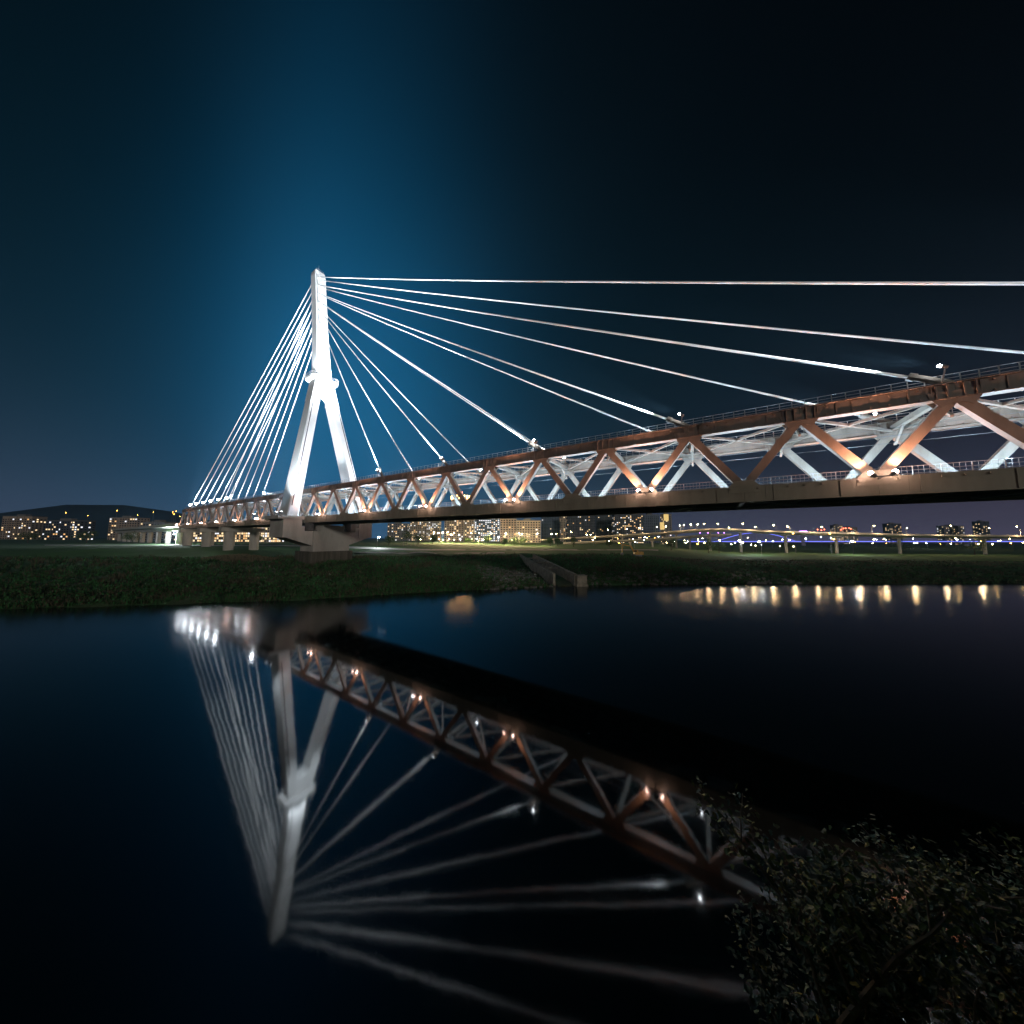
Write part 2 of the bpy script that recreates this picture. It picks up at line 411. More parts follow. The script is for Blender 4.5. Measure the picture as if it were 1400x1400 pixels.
def gusset_up():
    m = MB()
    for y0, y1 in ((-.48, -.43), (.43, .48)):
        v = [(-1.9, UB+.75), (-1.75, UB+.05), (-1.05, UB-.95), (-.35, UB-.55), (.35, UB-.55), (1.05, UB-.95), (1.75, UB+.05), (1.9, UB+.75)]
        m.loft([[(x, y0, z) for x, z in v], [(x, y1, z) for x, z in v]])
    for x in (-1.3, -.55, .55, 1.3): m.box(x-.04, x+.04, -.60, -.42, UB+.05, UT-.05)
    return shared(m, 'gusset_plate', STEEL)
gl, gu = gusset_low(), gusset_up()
def rail_mesh(name, h, n, L=P, mesh=False):
    m = MB()
    for i in range(n): x = L*(i+.5)/n; m.box(x-.035, x+.035, -.035, .035, 0, h)
    for z in (h, h*.62, h*.3): m.box(0, L, -.025, .025, z-.025, z+.025)
    if mesh:
        for i in range(n*5): x = L*(i+.5)/(n*5); m.box(x-.01, x+.01, -.012, .012, .1, h)
    return shared(m, name, RAIL)
railt = rail_mesh('railing', 1.05, 10); raill = rail_mesh('railing', 1.15, 6, mesh=True)
for k in range(K0, K1):
    x = k*P
    for y in (0, W):
        link('bottom_chord', lowc, bridge, (x, y, 0), (0, 0, 0))
        if k < K1-1: link('top_chord', upc, bridge, (x+P/2, y, 0))
        link('diagonal', dg[1], bridge, (x, y, 0)); link('diagonal', dg[-1], bridge, (x+P, y, 0))
        link('gusset_plate', gl, bridge, (x, y, 0)); link('gusset_plate', gu, bridge, (x+P/2, y, 0))
        link('railing', raill, bridge, (x, y+(.75 if y == 0 else -.75), CT-.05))
        if k < K1-1: link('railing', railt, bridge, (x+P/2, y, UT+.09))
# top bracing: cross struts at the upper joints and V bracing between
m = MB(); m.box(-.28, .28, .43, W-.43, UB+.35, UB+1.0); strut = shared(m, 'cross_strut', STEEL)
m = MB()
m.bar((.2, .45, UB+.35), (P/2, YC, UB+.35), .3, .34); m.bar((.2, W-.45, UB+.35), (P/2, YC, UB+.35), .3, .34)
m.bar((P-.2, .45, UB+.35), (P/2, YC, UB+.35), .3, .34); m.bar((P-.2, W-.45, UB+.35), (P/2, YC, UB+.35), .3, .34)
brace = shared(m, 'top_bracing', STEEL)
m = MB(); m.bar((0, .5, UB-1.7), (0, 3.0, UB+.4), .26, .26); knee = shared(m, 'knee_brace', STEEL)   # under each strut
m = MB(); m.bar((0, W-.5, UB-1.7), (0, W-3.0, UB+.4), .26, .26); knee2 = shared(m, 'knee_brace', STEEL)
for k in range(K0, K1):
    link('cross_strut', strut, bridge, (k*P+P/2, 0, 0)); link('knee_brace', knee, bridge, (k*P+P/2, 0, 0)); link('knee_brace', knee2, bridge, (k*P+P/2, 0, 0))
    if k < K1-1: link('top_bracing', brace, bridge, (k*P+P/2, 0, 0))
# deck, floor beams, bottom lateral bracing, rails
decks = []
for y0, y1, z1 in ((.56, 2.0, CT-.3), (2.45, YC-.004, CT-.6), (YC+.004, W-2.45, CT-.6), (W-2.0, W-.56, CT-.3)):   # walkways and track slabs with open slots between
    m = MB(); m.box(.01, P-.01, y0, y1, CT-.95, z1); decks.append(shared(m, 'deck_slab', CONC))
m = MB(); m.box(-.3, .3, .46, W-.46, CB+.15, CT-.96); fbm = shared(m, 'floor_beam', STEELD)
m = MB(); m.bar((.4, .5, CB+.12), (P-.4, W-.5, CB+.12), .3, .22); m.bar((.4, W-.5, CB+.34), (P-.4, .5, CB+.34), .3, .18)
for y in (3.2, 5.4, W-5.4, W-3.2): m.box(.35, P-.35, y-.15, y+.15, CT-1.7, CT-.96)
latm = shared(m, 'bottom_bracing', STEELD)
m = MB()
for y in (3.5, 4.94, W-4.94, W-3.5): m.box(.005, P-.005, y-.05, y+.05, CT-.6, CT-.42)
railm = shared(m, 'track_rail', STEELD)
for k in range(K0, K1):
    [link('deck_slab', dk, bridge, (k*P, 0, 0)) for dk in decks]; link('floor_beam', fbm, bridge, (k*P+P/2, 0, 0)); link('bottom_bracing', latm, bridge, (k*P, 0, 0))
    link('floor_beam', fbm, bridge, (k*P, 0, 0)); link('track_rail', railm, bridge, (k*P, 0, 0))
for y in (4.2, W-4.2):                      # overhead contact wires
    m = MB(); m.tube([((K0)*P, y, 26.4), (K1*P, y, 26.4)], .03, 5); m.tube([((K0)*P, y, 27.3), (K1*P, y, 27.3)], .03, 5)
    m.build('contact_wire', STEELD, bridge)
# bearing brackets under the lower chord at the pier
for y in (0, W):
    m = MB(); s_ = -1 if y == 0 else 1
    v = [(-1.2, CB), (1.2, CB), (1.2, 16.2), (.6, 15.9), (-.6, 15.9), (-1.2, 16.2)]
    m.loft([[(15.5+x, y-.85, z) for x, z in v], [(15.5+x, y+.85, z) for x, z in v]])
    m.build('bearing_bracket', STEELD, bridge)

# approach viaduct beyond the far end of the truss
app = thing('approach_viaduct', 'pale concrete box girder viaduct continuing from the landward end of the truss', 'viaduct', (K0*P, YC, 0))
for i in range(9):
    x1 = -3.2 - i*30; x0 = x1-29.9
    m = MB(); v = [(-6.2, 20.9), (6.2, 20.9), (6.2, 20.4), (3.6, 19.7), (3.1, 17.6), (-3.1, 17.6), (-3.6, 19.7), (-6.2, 20.4)]
    m.loft([[(x0, y, z) for y, z in v], [(x1, y, z) for y, z in v]])
    m.build('girder', CONC, app)
    for y in (-6.0, 6.0):
        m = MB(); m.box(x0, x1, y-.12, y+.12, 20.9, 22.3); m.build('parapet', CONC, app)
    m = MB(); m.tube([(x0-.05, 0, 5), (x0-.05, 0, 17.6)], 1.5, 14); m.build('column', CONC, app)
def round_pier(name, label, x, ys, z1, r, cap):
    t_ = thing(name, label, 'pier', (x, ys[0], gz(x, ys[0])-.3), 'concrete piers under the landward truss')
    zb = gz(x, ys[0])-.3
    for y in ys:
        m = MB(); m.tube([(0, y-ys[0], -.5), (0, y-ys[0], z1-zb)], r, 18); m.build('column', CONC, t_, smooth=False)
    m = MB(); m.box(-r*1.05, r*1.05, cap[0]-ys[0], cap[1]-ys[0], z1-zb, z1-zb+2.0); m.build('crosshead', CONC, t_)
    return t_
round_pier('bridge_pier', 'concrete pier with two round columns under the landward end of the truss', -133, (1.5, W-1.5), 16.4, 2.1, (-2, W+2))
round_pier('bridge_pier', 'round-columned concrete pier second from the landward end of the truss', -97, (1.5, W-1.5), 16.4, 1.9, (-2, W+2))
round_pier('bridge_pier', 'round-columned concrete pier standing closest to the pylon pier', -64, (1.5, W-1.5), 16.4, 1.9, (-2, W+2))
round_pier('bridge_pier', 'concrete pier carrying the truss above the river edge on the camera shore', K1*P-8, (1.5, W-1.5), 16.4, 2.1, (-2, W+2))

# ------------------------------------------------------------------ pylon (leans back from the river)
def cx(z): return 13.5-.172*(z-22)
def dep(z): return 6.5-2.0*min(1, (z-22)/48.0) if z < 75 else 4.5-.5*(z-75)/47
def chamf(y0, y1, z, c=.35, dz=0):
    x0, x1 = cx(z)-dep(z)/2, cx(z)+dep(z)/2
    return [(x0+c, y0, z), (x1-c, y0, z), (x1, y0+c, z), (x1, y1-c, z), (x1-c, y1, z), (x0+c, y1, z), (x0, y1-c, z), (x0, y0+c, z)]
TY = 6.2
yo = lambda z: 2.7-.194*(72-z)
yi = lambda z: 4.25-.188*(64.3-z)
pylon = thing('bridge_pylon', 'tall white floodlit A-shaped bridge pylon leaning back above the truss', 'pylon', (13.5, TY, 20.6))
def tower_part(name, m, mt, parent=None, smooth=False):
    m.v = [(x-13.5, y-TY, z-20.6) for x, y, z in m.v]
    return m.build(name, mt, parent or pylon, smooth)
for s_ in (1, -1):
    m = MB(); secs = []
    for z in (20.6, 24, 30, 40, 50, 58, 63.99):
        a, b_ = yo(z), yi(z)
        if s_ < 0: a, b_ = 2*TY-b_, 2*TY-a
        secs.append(chamf(a, b_, z))
    m.loft(secs); leg = tower_part('leg', m, WHITE)
    m = MB()                                # dark strip drawn in place of the groove along the front edge
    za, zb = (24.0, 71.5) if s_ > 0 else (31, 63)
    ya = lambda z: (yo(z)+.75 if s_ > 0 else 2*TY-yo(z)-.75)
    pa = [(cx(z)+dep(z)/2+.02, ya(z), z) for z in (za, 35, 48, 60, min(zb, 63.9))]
    m.tube(pa, .16, 6); tower_part('groove_strip', m, GROOVE, leg)
# crown block with the arched crotch
m = MB(); n = 12
arc = [(TY+2.05*math.cos(math.pi*i/n), 65.3+2.05*math.sin(math.pi*i/n)) for i in range(n+1)]
def pt(y, z, f): return (cx(z)+f*dep(z)/2, y, z)
inn = [(2*TY-yi(64), 64)] + arc + [(yi(64), 64)]
out = [(2*TY-yo(64), 64)]
for i in range(n+1):
    t_ = i/n
    out.append((2*TY-yo(73)+(yo(73)-(2*TY-yo(73)))*t_, 73))
out.append((yo(64), 64))
for f_ in (-1, 1):
    o_ = len(m.v); m.v += [pt(y, z, f_) for y, z in inn] + [pt(y, z, f_) for y, z in out]
    L = len(inn)
    for i in range(L-1):
        q_ = (o_+i, o_+i+1, o_+L+i+1, o_+L+i); m.f.append(q_ if f_ < 0 else q_[::-1]); m.m.append(0)
L = len(inn)
for i in range(L-1):
    m.f.append((i, i+1, 2*L+i+1, 2*L+i)); m.m.append(0)
    m.f.append((L+i+1, L+i, 3*L+i, 3*L+i+1)); m.m.append(0)
tower_part('crown_block', m, WHITE)
m = MB(); secs = []
for z, hw in ((73.01, 3.25), (75, 2.85), (80, 2.6), (88, 2.35), (97, 2.2), (110, 2.1), (120.5, 2.1), (122.2, 1.9)):
    secs.append(chamf(TY-hw, TY+hw, z, .4))
m.loft(secs)
mast = tower_part('mast', m, WHITE)
for z in (119, 115.2, 111.3, 107.5, 103.5, 98.4):
    for y in (-1.05, 1.05):
        m = MB(); m.box(cx(z)+dep(z)/2-.1, cx(z)+dep(z)/2+.22, TY+y-.35, TY+y+.35, z-.45, z+.35); tower_part('anchor_box', m, WHITE, mast)
m = MB(); pa = [(cx(z)+dep(z)/2+.02, TY-2.1+.5-(.7 if z < 76 else 0), z) for z in (74.6, 80, 97, 120)]
m.tube(pa, .12, 6); tower_part('groove_strip', m, GROOVE, mast)
# platform with rounded ends and railing
def plate(z0, z1, hx, hy, r):
    m = MB(); v = []
    for cx_, cy_, a0 in ((hx-r, hy-r, 0), (-hx+r, hy-r, 90), (-hx+r, -hy+r, 180), (hx-r, -hy+r, 270)):
        for i in range(7):
            a = math.radians(a0+15*i); v.append((cx_+r*math.cos(a), cy_+r*math.sin(a)))
    c = cx(73.5)
    m.loft([[(c+x*.9, TY+y*.95, z0) for x, y in v], [(c+x, TY+y, z0+.45) for x, y in v], [(c+x, TY+y, z1) for x, y in v]])
    return m, [(c+x, TY+y) for x, y in v]
m, vv = plate(72.8, 74.0, 3.7, 4.9, 1.7); plat = tower_part('platform', m, WHITE)
m = MB()
for i, (x, y) in enumerate(vv):
    m.tube([(x, y, 74), (x, y, 75.1)], .05, 5)
    x2, y2 = vv[(i+1) % len(vv)]
    for z in (74.55, 75.1): m.tube([(x, y, z), (x2, y2, z)], .045, 5)
    n_ = int(math.hypot(x2-x, y2-y)/1.2)
    for j in range(1, n_): m.tube([(x+(x2-x)*j/n_, y+(y2-y)*j/n_, 74), (x+(x2-x)*j/n_, y+(y2-y)*j/n_, 75.1)], .05, 5)
tower_part('railing', m, RAIL, plat)
m = MB()                                    # head railing and lightning rod
c = cx(122)
for x, y in ((-1.4, -1.4), (0, -1.4), (1.4, -1.4), (1.4, 0), (1.4, 1.4), (0, 1.4), (-1.4, 1.4), (-1.4, 0)):
    m.tube([(c+x, TY+y, 122.2), (c+x, TY+y, 123.3)], .06, 5)
for a, b_ in (((-1.4, -1.4), (1.4, -1.4)), ((1.4, -1.4), (1.4, 1.4)), ((1.4, 1.4), (-1.4, 1.4)), ((-1.4, 1.4), (-1.4, -1.4))):
    m.tube([(c+a[0], TY+a[1], 123.3), (c+b_[0], TY+b_[1], 123.3)], .06, 5)
m.tube([(c, TY, 122.2), (c, TY, 126)], .07, 5)
tower_part('head_railing', m, RAIL, mast)
# pedestals at the feet of the legs
for s_ in (1, -1):
    m = MB()
    y0, y1 = -10.2, -3.0
    if s_ < 0: y0, y1 = 2*TY-y1, 2*TY-y0
    m.box(8.6, 18.6, y0, y1, 19.5, 20.6); fslab = tower_part('foot_slab', m, CONC)
    m = MB()
    for i in range(9):
        for yy in (y0+.15, y1-.15): m.tube([(8.8+9.6*i/8, yy, 20.6), (8.8+9.6*i/8, yy, 21.6)], .05, 5)
    for yy in (y0+.15, y1-.15):
        for z in (21.1, 21.6): m.tube([(8.8, yy, z), (18.4, yy, z)], .045, 5)
    tower_part('foot_railing', m, RAIL, fslab)

# ------------------------------------------------------------------ pylon pier
pier = thing('pylon_pier', 'hammerhead concrete pier carrying the white pylon and the truss on the grass bank', 'pier', (14, TY, 5.2))
def pp(name, m, mt):
    m.v = [(x-14, y-TY, z-5.2) for x, y, z in m.v]; return m.build(name, mt, pier)
m = MB()
def xs(z): return 5.0
v = [(-8.2, 14.0), (-.4, 11.2), (2*TY+.4, 11.2), (2*TY+8.2, 14.0), (2*TY+8.2, 17.6), (2*TY+1.6, 17.6), (2*TY+1.2, 15.8), (2*TY-2.0, 15.8), (2*TY-2.5, 18.0), (2.5, 18.0), (2.0, 15.8), (-1.2, 15.8), (-1.6, 17.6), (-8.2, 17.6)]
# split into convex pieces butted together
def prism(v, x0, x1):
    q_ = MB(); q_.loft([[(x0, y, z) for y, z in v], [(x1, y, z) for y, z in v]]); return q_
for s_ in (1, -1):
    f_ = (lambda y: y) if s_ > 0 else (lambda y: 2*TY-y)
    o_ = (lambda l: l) if s_ > 0 else (lambda l: l[::-1])
    pp('cap_arm', prism(o_([(f_(y), z) for y, z in ((-8.3, 14.0), (.15, 11.1), (.15, 15.9), (-2.4, 15.9), (-2.4, 17.4), (-8.3, 17.4))]), 9.2, 17.8), CONC)
    pp('pylon_seat', prism(o_([(f_(y), z) for y, z in ((-8.6, 13.8), (-3.4, 13.7), (-3.4, 19.5), (-8.6, 19.5))]), 8.9, 18.2), CONC)
pp('column', prism([(.2, 8.8), (2*TY-.2, 8.8), (2*TY-.2, 15.9), (2*TY-2.2, 15.9), (2*TY-2.2, 18.1), (2.2, 18.1), (2.2, 15.9), (.2, 15.9)], 9.6, 18.4), CONC)
m = MB(); m.box(8.3, 19.2, -.7, 2*TY+.7, 4.4, 9.2)
pp('footing', m, CONCD)
for y in (1.6, 2*TY-1.6):                   # bearings under the chords
    m = MB(); m.box(14.8, 16.2, y-.5, y+.5, 15.9, 16.2); pp('bearing', m, STEELD)

# ------------------------------------------------------------------ stay cables
ZS = [119, 115.2, 111.3, 107.5, 103.5, 98.4]
MAINK = [14.5, 12.5, 10.5, 8.5, 6.5, 4.5]
BACKK = [-10.5, -9.5, -8.5, -7.5, -6.5, -5.5]
ORD = ['highest', 'second highest', 'third highest', 'fourth highest', 'fifth highest', 'lowest']
cable_ends = []
for side, sname in ((0, 'the rusty pink-lit truss side'), (1, 'the pale blue-lit truss side')):
    y = 0 if side == 0 else W
    ym = TY-1.05 if side == 0 else TY+1.05
    for kk, where, grp in ((MAINK, 'river', 'stay cables over the river'), (BACKK, 'grass bank', 'stay cables over the grass bank')):
        for i, k in enumerate(kk):
            z = ZS[i]; f_ = 1 if k > 0 else -1
            a = Vector((cx(z)+f_*dep(z)/2, ym, z)); b_ = Vector((k*P, y, UT+.09))
            d = (a-b_).normalized()
            t_ = thing('stay_cable', f'{ORD[i]} stay cable over the {where} running down to {sname}', 'cable', b_, grp)
            m = MB(); L = (a-b_).length; pts = []
            for j in range(17):
                u_ = j/16; p = b_.lerp(a, u_)-b_; p.z -= L*.0035*4*u_*(1-u_); pts.append(p)
            m.tube(pts, .155, 7); m.build('sheath', CABLE, t_, smooth=True)
            m = MB(); m.tube([d*.0, d*3.0], .33, 9); m.tube([d*2.7, d*3.3], .42, 9); m.build('anchor_pipe', STEEL, t_)
            m = MB(); m.tube([a-b_-d*1.6, a-b_], .30, 8); m.build('upper_sleeve', CABLE, t_)
            cable_ends.append((side, k, a, b_, d))

# ------------------------------------------------------------------ bridge lamps
CW = (.80, .90, 1.0)
def flood_fixture(name, label, cat, loc, aim, bulb, group, r=.28, post=0.0):
    t_ = thing(name, label, cat, loc, group)
    d = (Vector(aim)-Vector(loc)).normalized()
    m = MB(); m.tube([-d*.55, -d*.05], r*.9, 10, r2=r*1.35); m.build('housing', STEELD, t_)
    m = MB(); m.ball(d*.10, r, 8, 6); m.build('bulb', bulb, t_)
    if post:
        m = MB(); m.tube([-d*.35, Vector((0, 0, -post))], .07, 6); m.build('bracket', STEELD, t_)
    return t_
for side, k, a, b_, d in cable_ends:
    side_out = -1 if side == 0 else 1
    off = 1.0 if k > 0 else 3.6
    p = Vector((b_.x - math.copysign(off, k), b_.y+side_out*.95, 32.0))
    nm = 'river' if k > 0 else 'grass bank'
    flood_fixture('cable_floodlight', 'floodlight at the foot of the %s %s stay cable, %s truss' % (ORD[(MAINK if k > 0 else BACKK).index(k)], nm, 'pink-lit' if side == 0 else 'pale blue'), 'floodlight',
                  p, a, CABLEBULB, 'cable floodlights', r=(.32 if k < 9 else .15) if k > 0 else .42, post=1.75)
    lamp('SPOT', p+(a-p).normalized()*.7, 230000 if k > 0 else 270000, CW, .3, aim=a+Vector((0, 0, -12)), cone=34, blend=.6)
flood_fixture('chord_floodlight', 'lone white floodlight on the truss top just landward of the pylon', 'floodlight', (-20.7, -.9, 31.2), (6, 2, 70), CABLEBULB, None, r=.4, post=1.0)
lamp('SPOT', (-20.4, -.9, 31.8), 130000, CW, .3, aim=(2, 4, 80), cone=50)
# unseen pedestal floods for the pylon, plus ones added to brighten the cable fans
for y, s_ in ((-11.6, 1), (2*TY+11.6, -1)):
    for x, aim, pw, cone, use in ((21.0, (50, 0, 80), 620000, 68, 'river cables'), (4.5, (-36, 0, 82), 460000, 66, 'landward cables'), (24.0, (9, -1.8, 50), 130000, 62, 'pylon leg')):
        yy = y
        t_ = thing('unseen_pedestal_flood', 'unseen floodlight aimed at the %s from the pylon foot, %s truss side' % (use, 'pink-lit' if s_ > 0 else 'pale blue'), 'floodlight', (x, yy, 20.9), 'pylon foot floodlights')
        m = MB(); m.box(-.4, .4, -.3, .3, -.2, .35); m.build('housing', STEELD, t_)
        m = MB(); m.bar((0, 0, -.1), (0, (10.5-11.6)*-s_*1.4, -.9), .12, .12); m.build('bracket', STEELD, t_)
        m = MB(); m.box(-.32, .32, -.22, .22, .36, .40); m.build('lens', emis('flood_lens', (.9, .95, 1), 30), t_)
        a_ = Vector(aim); 
        if s_ < 0: a_.y = 2*TY-a_.y
        lamp('SPOT', (x, yy, 21.5), pw, CW, .4, aim=a_, cone=cone, blend=.7)
for y in (TY-3.6, TY+3.6):                   # platform up-lights on the mast
    x = cx(74)+4.0
    t_ = thing('platform_uplight', 'small uplight on the pylon platform at the foot of the mast', 'floodlight', (x, y, 74.0), 'platform uplights')
    m = MB(); m.box(-.25, .25, -.25, .25, 0, .4); m.build('housing', STEELD, t_)
    m = MB(); m.box(-.2, .2, -.2, .2, .41, .44); m.build('lens', emis('uplight_lens', (.9, .95, 1), 20), t_)
    lamp('SPOT', (x+.2, y, 75.0), 40000, CW, .2, aim=(cx(105), TY, 105), cone=90)
# pink lamp pairs at every second lower joint, outer faces of both trusses
PK = (1, .44, .27)
for k in range(K0, K1+1, 2):
    for y, s_ in ((0, -1), (W, 1)):
        if s_ > 0 and k < -4: continue
        t_ = thing('joint_lamp', 'pink lamp pair at the %s lit joint %s, %s' % (ORDW[abs(k)//2-(k != 0)], 'behind the pylon leg' if k == 0 else 'riverward of the pylon' if k > 0 else 'landward of the pylon', 'rusty truss face' if s_ < 0 else 'city-facing truss face'), 'floodlight', (k*P, y+s_*.5, CT-.1), 'pink joint lamps')
        m = MB(); m.bar((0, 0, -.15), (0, s_*1.25, -.05), .14, .10); m.box(-1.0, 1.0, min(s_*1.1, s_*1.3), max(s_*1.1, s_*1.3), -.08, .02); m.build('bracket', STEELD, t_)
        for e_ in (-1, 1):
            m = MB(); m.tube([(e_*.55, s_*1.2, -.02), (e_*.85, s_*1.15, .30)], .17, 9, r2=.22); m.build('housing', STEELD, t_)
            m = MB(); m.ball((e_*.90, s_*1.14, .38), .24, 8, 6); m.build('bulb', PINKB, t_)
            lamp('SPOT', (k*P+e_*.98, y+s_*1.75, CT+.55), 5200 if k > 0 else 2200, PK, .15, aim=(k*P+e_*5.2, y+s_*.6, UB), cone=125, blend=.5)
# cool white tubes along the deck inside the truss
for k in range(K0+1, K1, 1):
    t_ = thing('deck_luminaire', 'cool white linear luminaire between the tracks, %s from the landward truss end' % ORDW[k-K0-1], 'luminaire', (k*P, YC, CT-.5), 'deck luminaires inside the truss')
    m = MB(); m.box(-.9, .9, -.16, .16, 0, .30); m.box(-.12, .12, -.3, .3, -.11, -.001); m.build('housing', STEELD, t_)
    m = MB(); m.box(-.85, .85, -.10, .10, .30, .34); m.build('diffuser', emis('deck_tube', (.8, .9, 1), 12), t_)
    lamp('POINT', (k*P, YC, CT+.5), 8500 if k > 0 else 2400, (.52, .77, 1.0), .3)

# ------------------------------------------------------------------ drain channel in the bank
def wall_between(name, parent, a, b_, th, z0a, z1a, z0b, z1b, mt):
    a = Vector(a); b_ = Vector(b_); d = (b_-a).normalized(); n_ = Vector((-d.y, d.x, 0))*th/2
    m = MB(); secs = []
    for p, z0, z1 in ((a, z0a, z1a), (b_, z0b, z1b)):
        secs.append([(p.x-n_.x, p.y-n_.y, z0), (p.x+n_.x, p.y+n_.y, z0), (p.x+n_.x, p.y+n_.y, z1), (p.x-n_.x, p.y-n_.y, z1)])
    m.loft(secs); return m.build(name, mt, parent)
chan = thing('drain_channel', 'weathered concrete drain outlet cut through the stony bank', 'drain')
for s_ in (-1, 1):
    e0 = CH0 + CHT*(s_*3.0) + INL*(1.0 if s_ < 0 else -.5); e1 = CH0 + CHT*(s_*3.0) + INL*46
    wall_between('wing_wall', chan, (e0.x, e0.y, 0), (e1.x, e1.y, 0), .7, -1, 3.3, 3.0, 6.7, CONCW)
    wall_between('coping', chan, (e0.x, e0.y, 0), (e1.x, e1.y, 0), .95, 3.31, 3.5, 6.71, 6.9, CONCW)
for d_ in (12, 24, 36):
    a = CH0 + CHT*-2.6 + INL*d_; b_ = CH0 + CHT*2.6 + INL*d_
    z = 3.2+d_*.074
    wall_between('tie_beam', chan, (a.x, a.y, 0), (b_.x, b_.y, 0), .4, z-.2, z+.2, z-.2, z+.2, CONCW)
a = CH0 + CHT*4.6 + INL*-.6
m = MB(); m.box(-1.5, 1.5, -1.1, 1.1, -1, 3.0); m.box(-1.65, 1.65, -1.25, 1.25, 3.0, 3.2); m.box(-1.8, 1.8, -1.35, 1.35, -1, .5)
blk = m.build('outlet_block', CONCW, None); blk.location = (a.x, a.y, 0); blk.rotation_euler = (0, 0, math.radians(44))
tag(blk, 'squat concrete block standing at the river mouth of the drain channel', 'concrete block')

# ------------------------------------------------------------------ bank vegetation and stones
def shore_at(s):                           # point on the shoreline with projection s on the bank direction
    t = Vector((INL.y, -INL.x))
    for i in range(len(SHORE)-1):
        a = Vector(SHORE[i]); b_ = Vector(SHORE[i+1]); sa, sb = a.dot(t), b_.dot(t)
        if sa <= s <= sb: return a.lerp(b_, (s-sa)/(sb-sa))
    return Vector(SHORE[-1])
BT = Vector((INL.y, -INL.x))
S0 = Vector((34, -33.5)).dot(BT)
LEAFG = mat('green_blades', (.035, .15, .04), .8); LEAFD = mat('dry_blades', (.09, .085, .05), .85); LEAFK = mat('dark_green_blades', (.025, .06, .018), .8)
rnd = random.Random(11)
def blades(name, label, cat, n, srange, drange, h, mats, weights, dpow=1.6, width=.09, cond=None):
    m = MB()
    for _ in range(n):
        s = S0 + rnd.uniform(*srange); d = drange[0] + (drange[1]-drange[0])*rnd.random()**dpow
        q_ = shore_at(s) + INL*d
        if cond and not cond(q_.x, q_.y, d): continue
        cs = (q_-CH0).dot(CHT)
        if abs(cs) < 3.4 and d < 55: continue
        z = gz(q_.x, q_.y, d)-.05
        pn = noise.noise(Vector((q_.x*.12, q_.y*.12, 7)))
        hh = h*(.5+rnd.random())*(1+.7*pn)
        mi = rnd.choices(range(len(mats)), weights)[0]
        if pn > .25: mi = min(len(mats)-1, 1) if rnd.random() < .7 else mi
        for _b in range(3):
            a = rnd.uniform(0, 6.28); w = width*(.6+rnd.random()); ln = rnd.uniform(.15, .6)*hh
            bx_, by_ = q_.x+rnd.uniform(-.25, .25), q_.y+rnd.uniform(-.25, .25)
            c_, s_ = math.cos(a), math.sin(a); h2 = hh*rnd.uniform(.7, 1.1)
            m.add([(bx_-c_*w, by_-s_*w, z), (bx_+c_*w, by_+s_*w, z), (bx_+c_*w*.6-s_*ln*.4, by_+s_*w*.6+c_*ln*.4, z+h2*.6), (bx_-s_*ln, by_+c_*ln, z+h2)], [(0, 1, 2, 3)], mi)
    o = m.build(name, mats); tag(o, label, cat, kind='stuff'); return o
blades('bank_grass', 'rough tufted grass covering the far river bank', 'grass', 26000, (-50, 150), (.2, 60), .75, [LEAFG, LEAFD, LEAFK], [5, 2, 4])
blades('bank_grass', 'rough dark grass on the far bank beyond the drain', 'grass', 9000, (150, 420), (.2, 60), .5, [LEAFK, LEAFD, LEAFG], [5, 3, 2], width=.16)
blades('bank_grass', 'rough dark grass on the far bank upstream of the pylon', 'grass', 6000, (-180, -50), (.2, 60), .9, [LEAFK, LEAFD, LEAFG], [5, 3, 2], width=.16)
def reedpatch(x, y, d):
    c_ = gpix(330, 765); return (Vector((x, y))-Vector((c_.x, c_.y))).length < 16 and True
RC = gpix(330, 766)
m = MB()
for _ in range(3500):
    a = rnd.uniform(0, 6.28); r = rnd.random()**.5
    x = RC.x + BT.x*r*math.cos(a)*11 + INL.x*r*math.sin(a)*6; y = RC.y + BT.y*r*math.cos(a)*11 + INL.y*r*math.sin(a)*6
    z = gz(x, y)-.05; hh = rnd.uniform(1.2, 2.6)*(1-.5*r); w = .07; lx, ly = rnd.uniform(-.4, .4), rnd.uniform(-.4, .4)
    m.add([(x-w, y-w, z), (x+w, y+w, z), (x+w+lx, y+w+ly, z+hh), (x-w+lx, y-w+ly, z+hh)], [(0, 1, 2, 3)], 0 if rnd.random() < .75 else 1)
REED = mat('tan_reed', (.16, .14, .09), .85)
tag(m.build('reed_bed', [REED, LEAFD]), 'patch of tall tan reeds on the bank beside the pier', 'reeds', kind='stuff')
# thicket of shrubs at the water's edge
def leaf_cloud(m, c, r, n, size, nm, zs=.8):
    c = Vector(c)
    for _ in range(n):
        v = Vector((rnd.gauss(0, 1), rnd.gauss(0, 1), rnd.gauss(0, 1))).normalized()*(r*rnd.uniform(.55, 1.05)); v.z *= zs
        p = c+v; a = Vector((rnd.gauss(0, 1), rnd.gauss(0, 1), rnd.gauss(0, 1))).normalized(); b_ = a.orthogonal().normalized(); sz = size*rnd.uniform(.5, 1.3)
        m.add([p-a*sz, p+b_*sz*.55, p+a*sz, p-b_*sz*.55], [(0, 1, 2, 3)], rnd.randrange(nm))
m = MB()
for _ in range(720):
    s = S0 + rnd.uniform(-90, 330); d = rnd.uniform(.3, 9) if rnd.random() < .75 else rnd.uniform(9, 26)
    q_ = shore_at(s)+INL*d
    if abs((q_-CH0).dot(CHT)) < 5: continue
    r = rnd.uniform(.6, 1.7)*(1-.5*smooth(90, 120, q_.x))
    leaf_cloud(m, (q_.x, q_.y, gz(q_.x, q_.y, d)+r*.45), r, int(55*r), .24, 3)
tag(m.build('bank_thicket', [LEAFK, LEAFG, LEAFD]), 'low dark thicket along the far waterline', 'shrubs', kind='stuff')
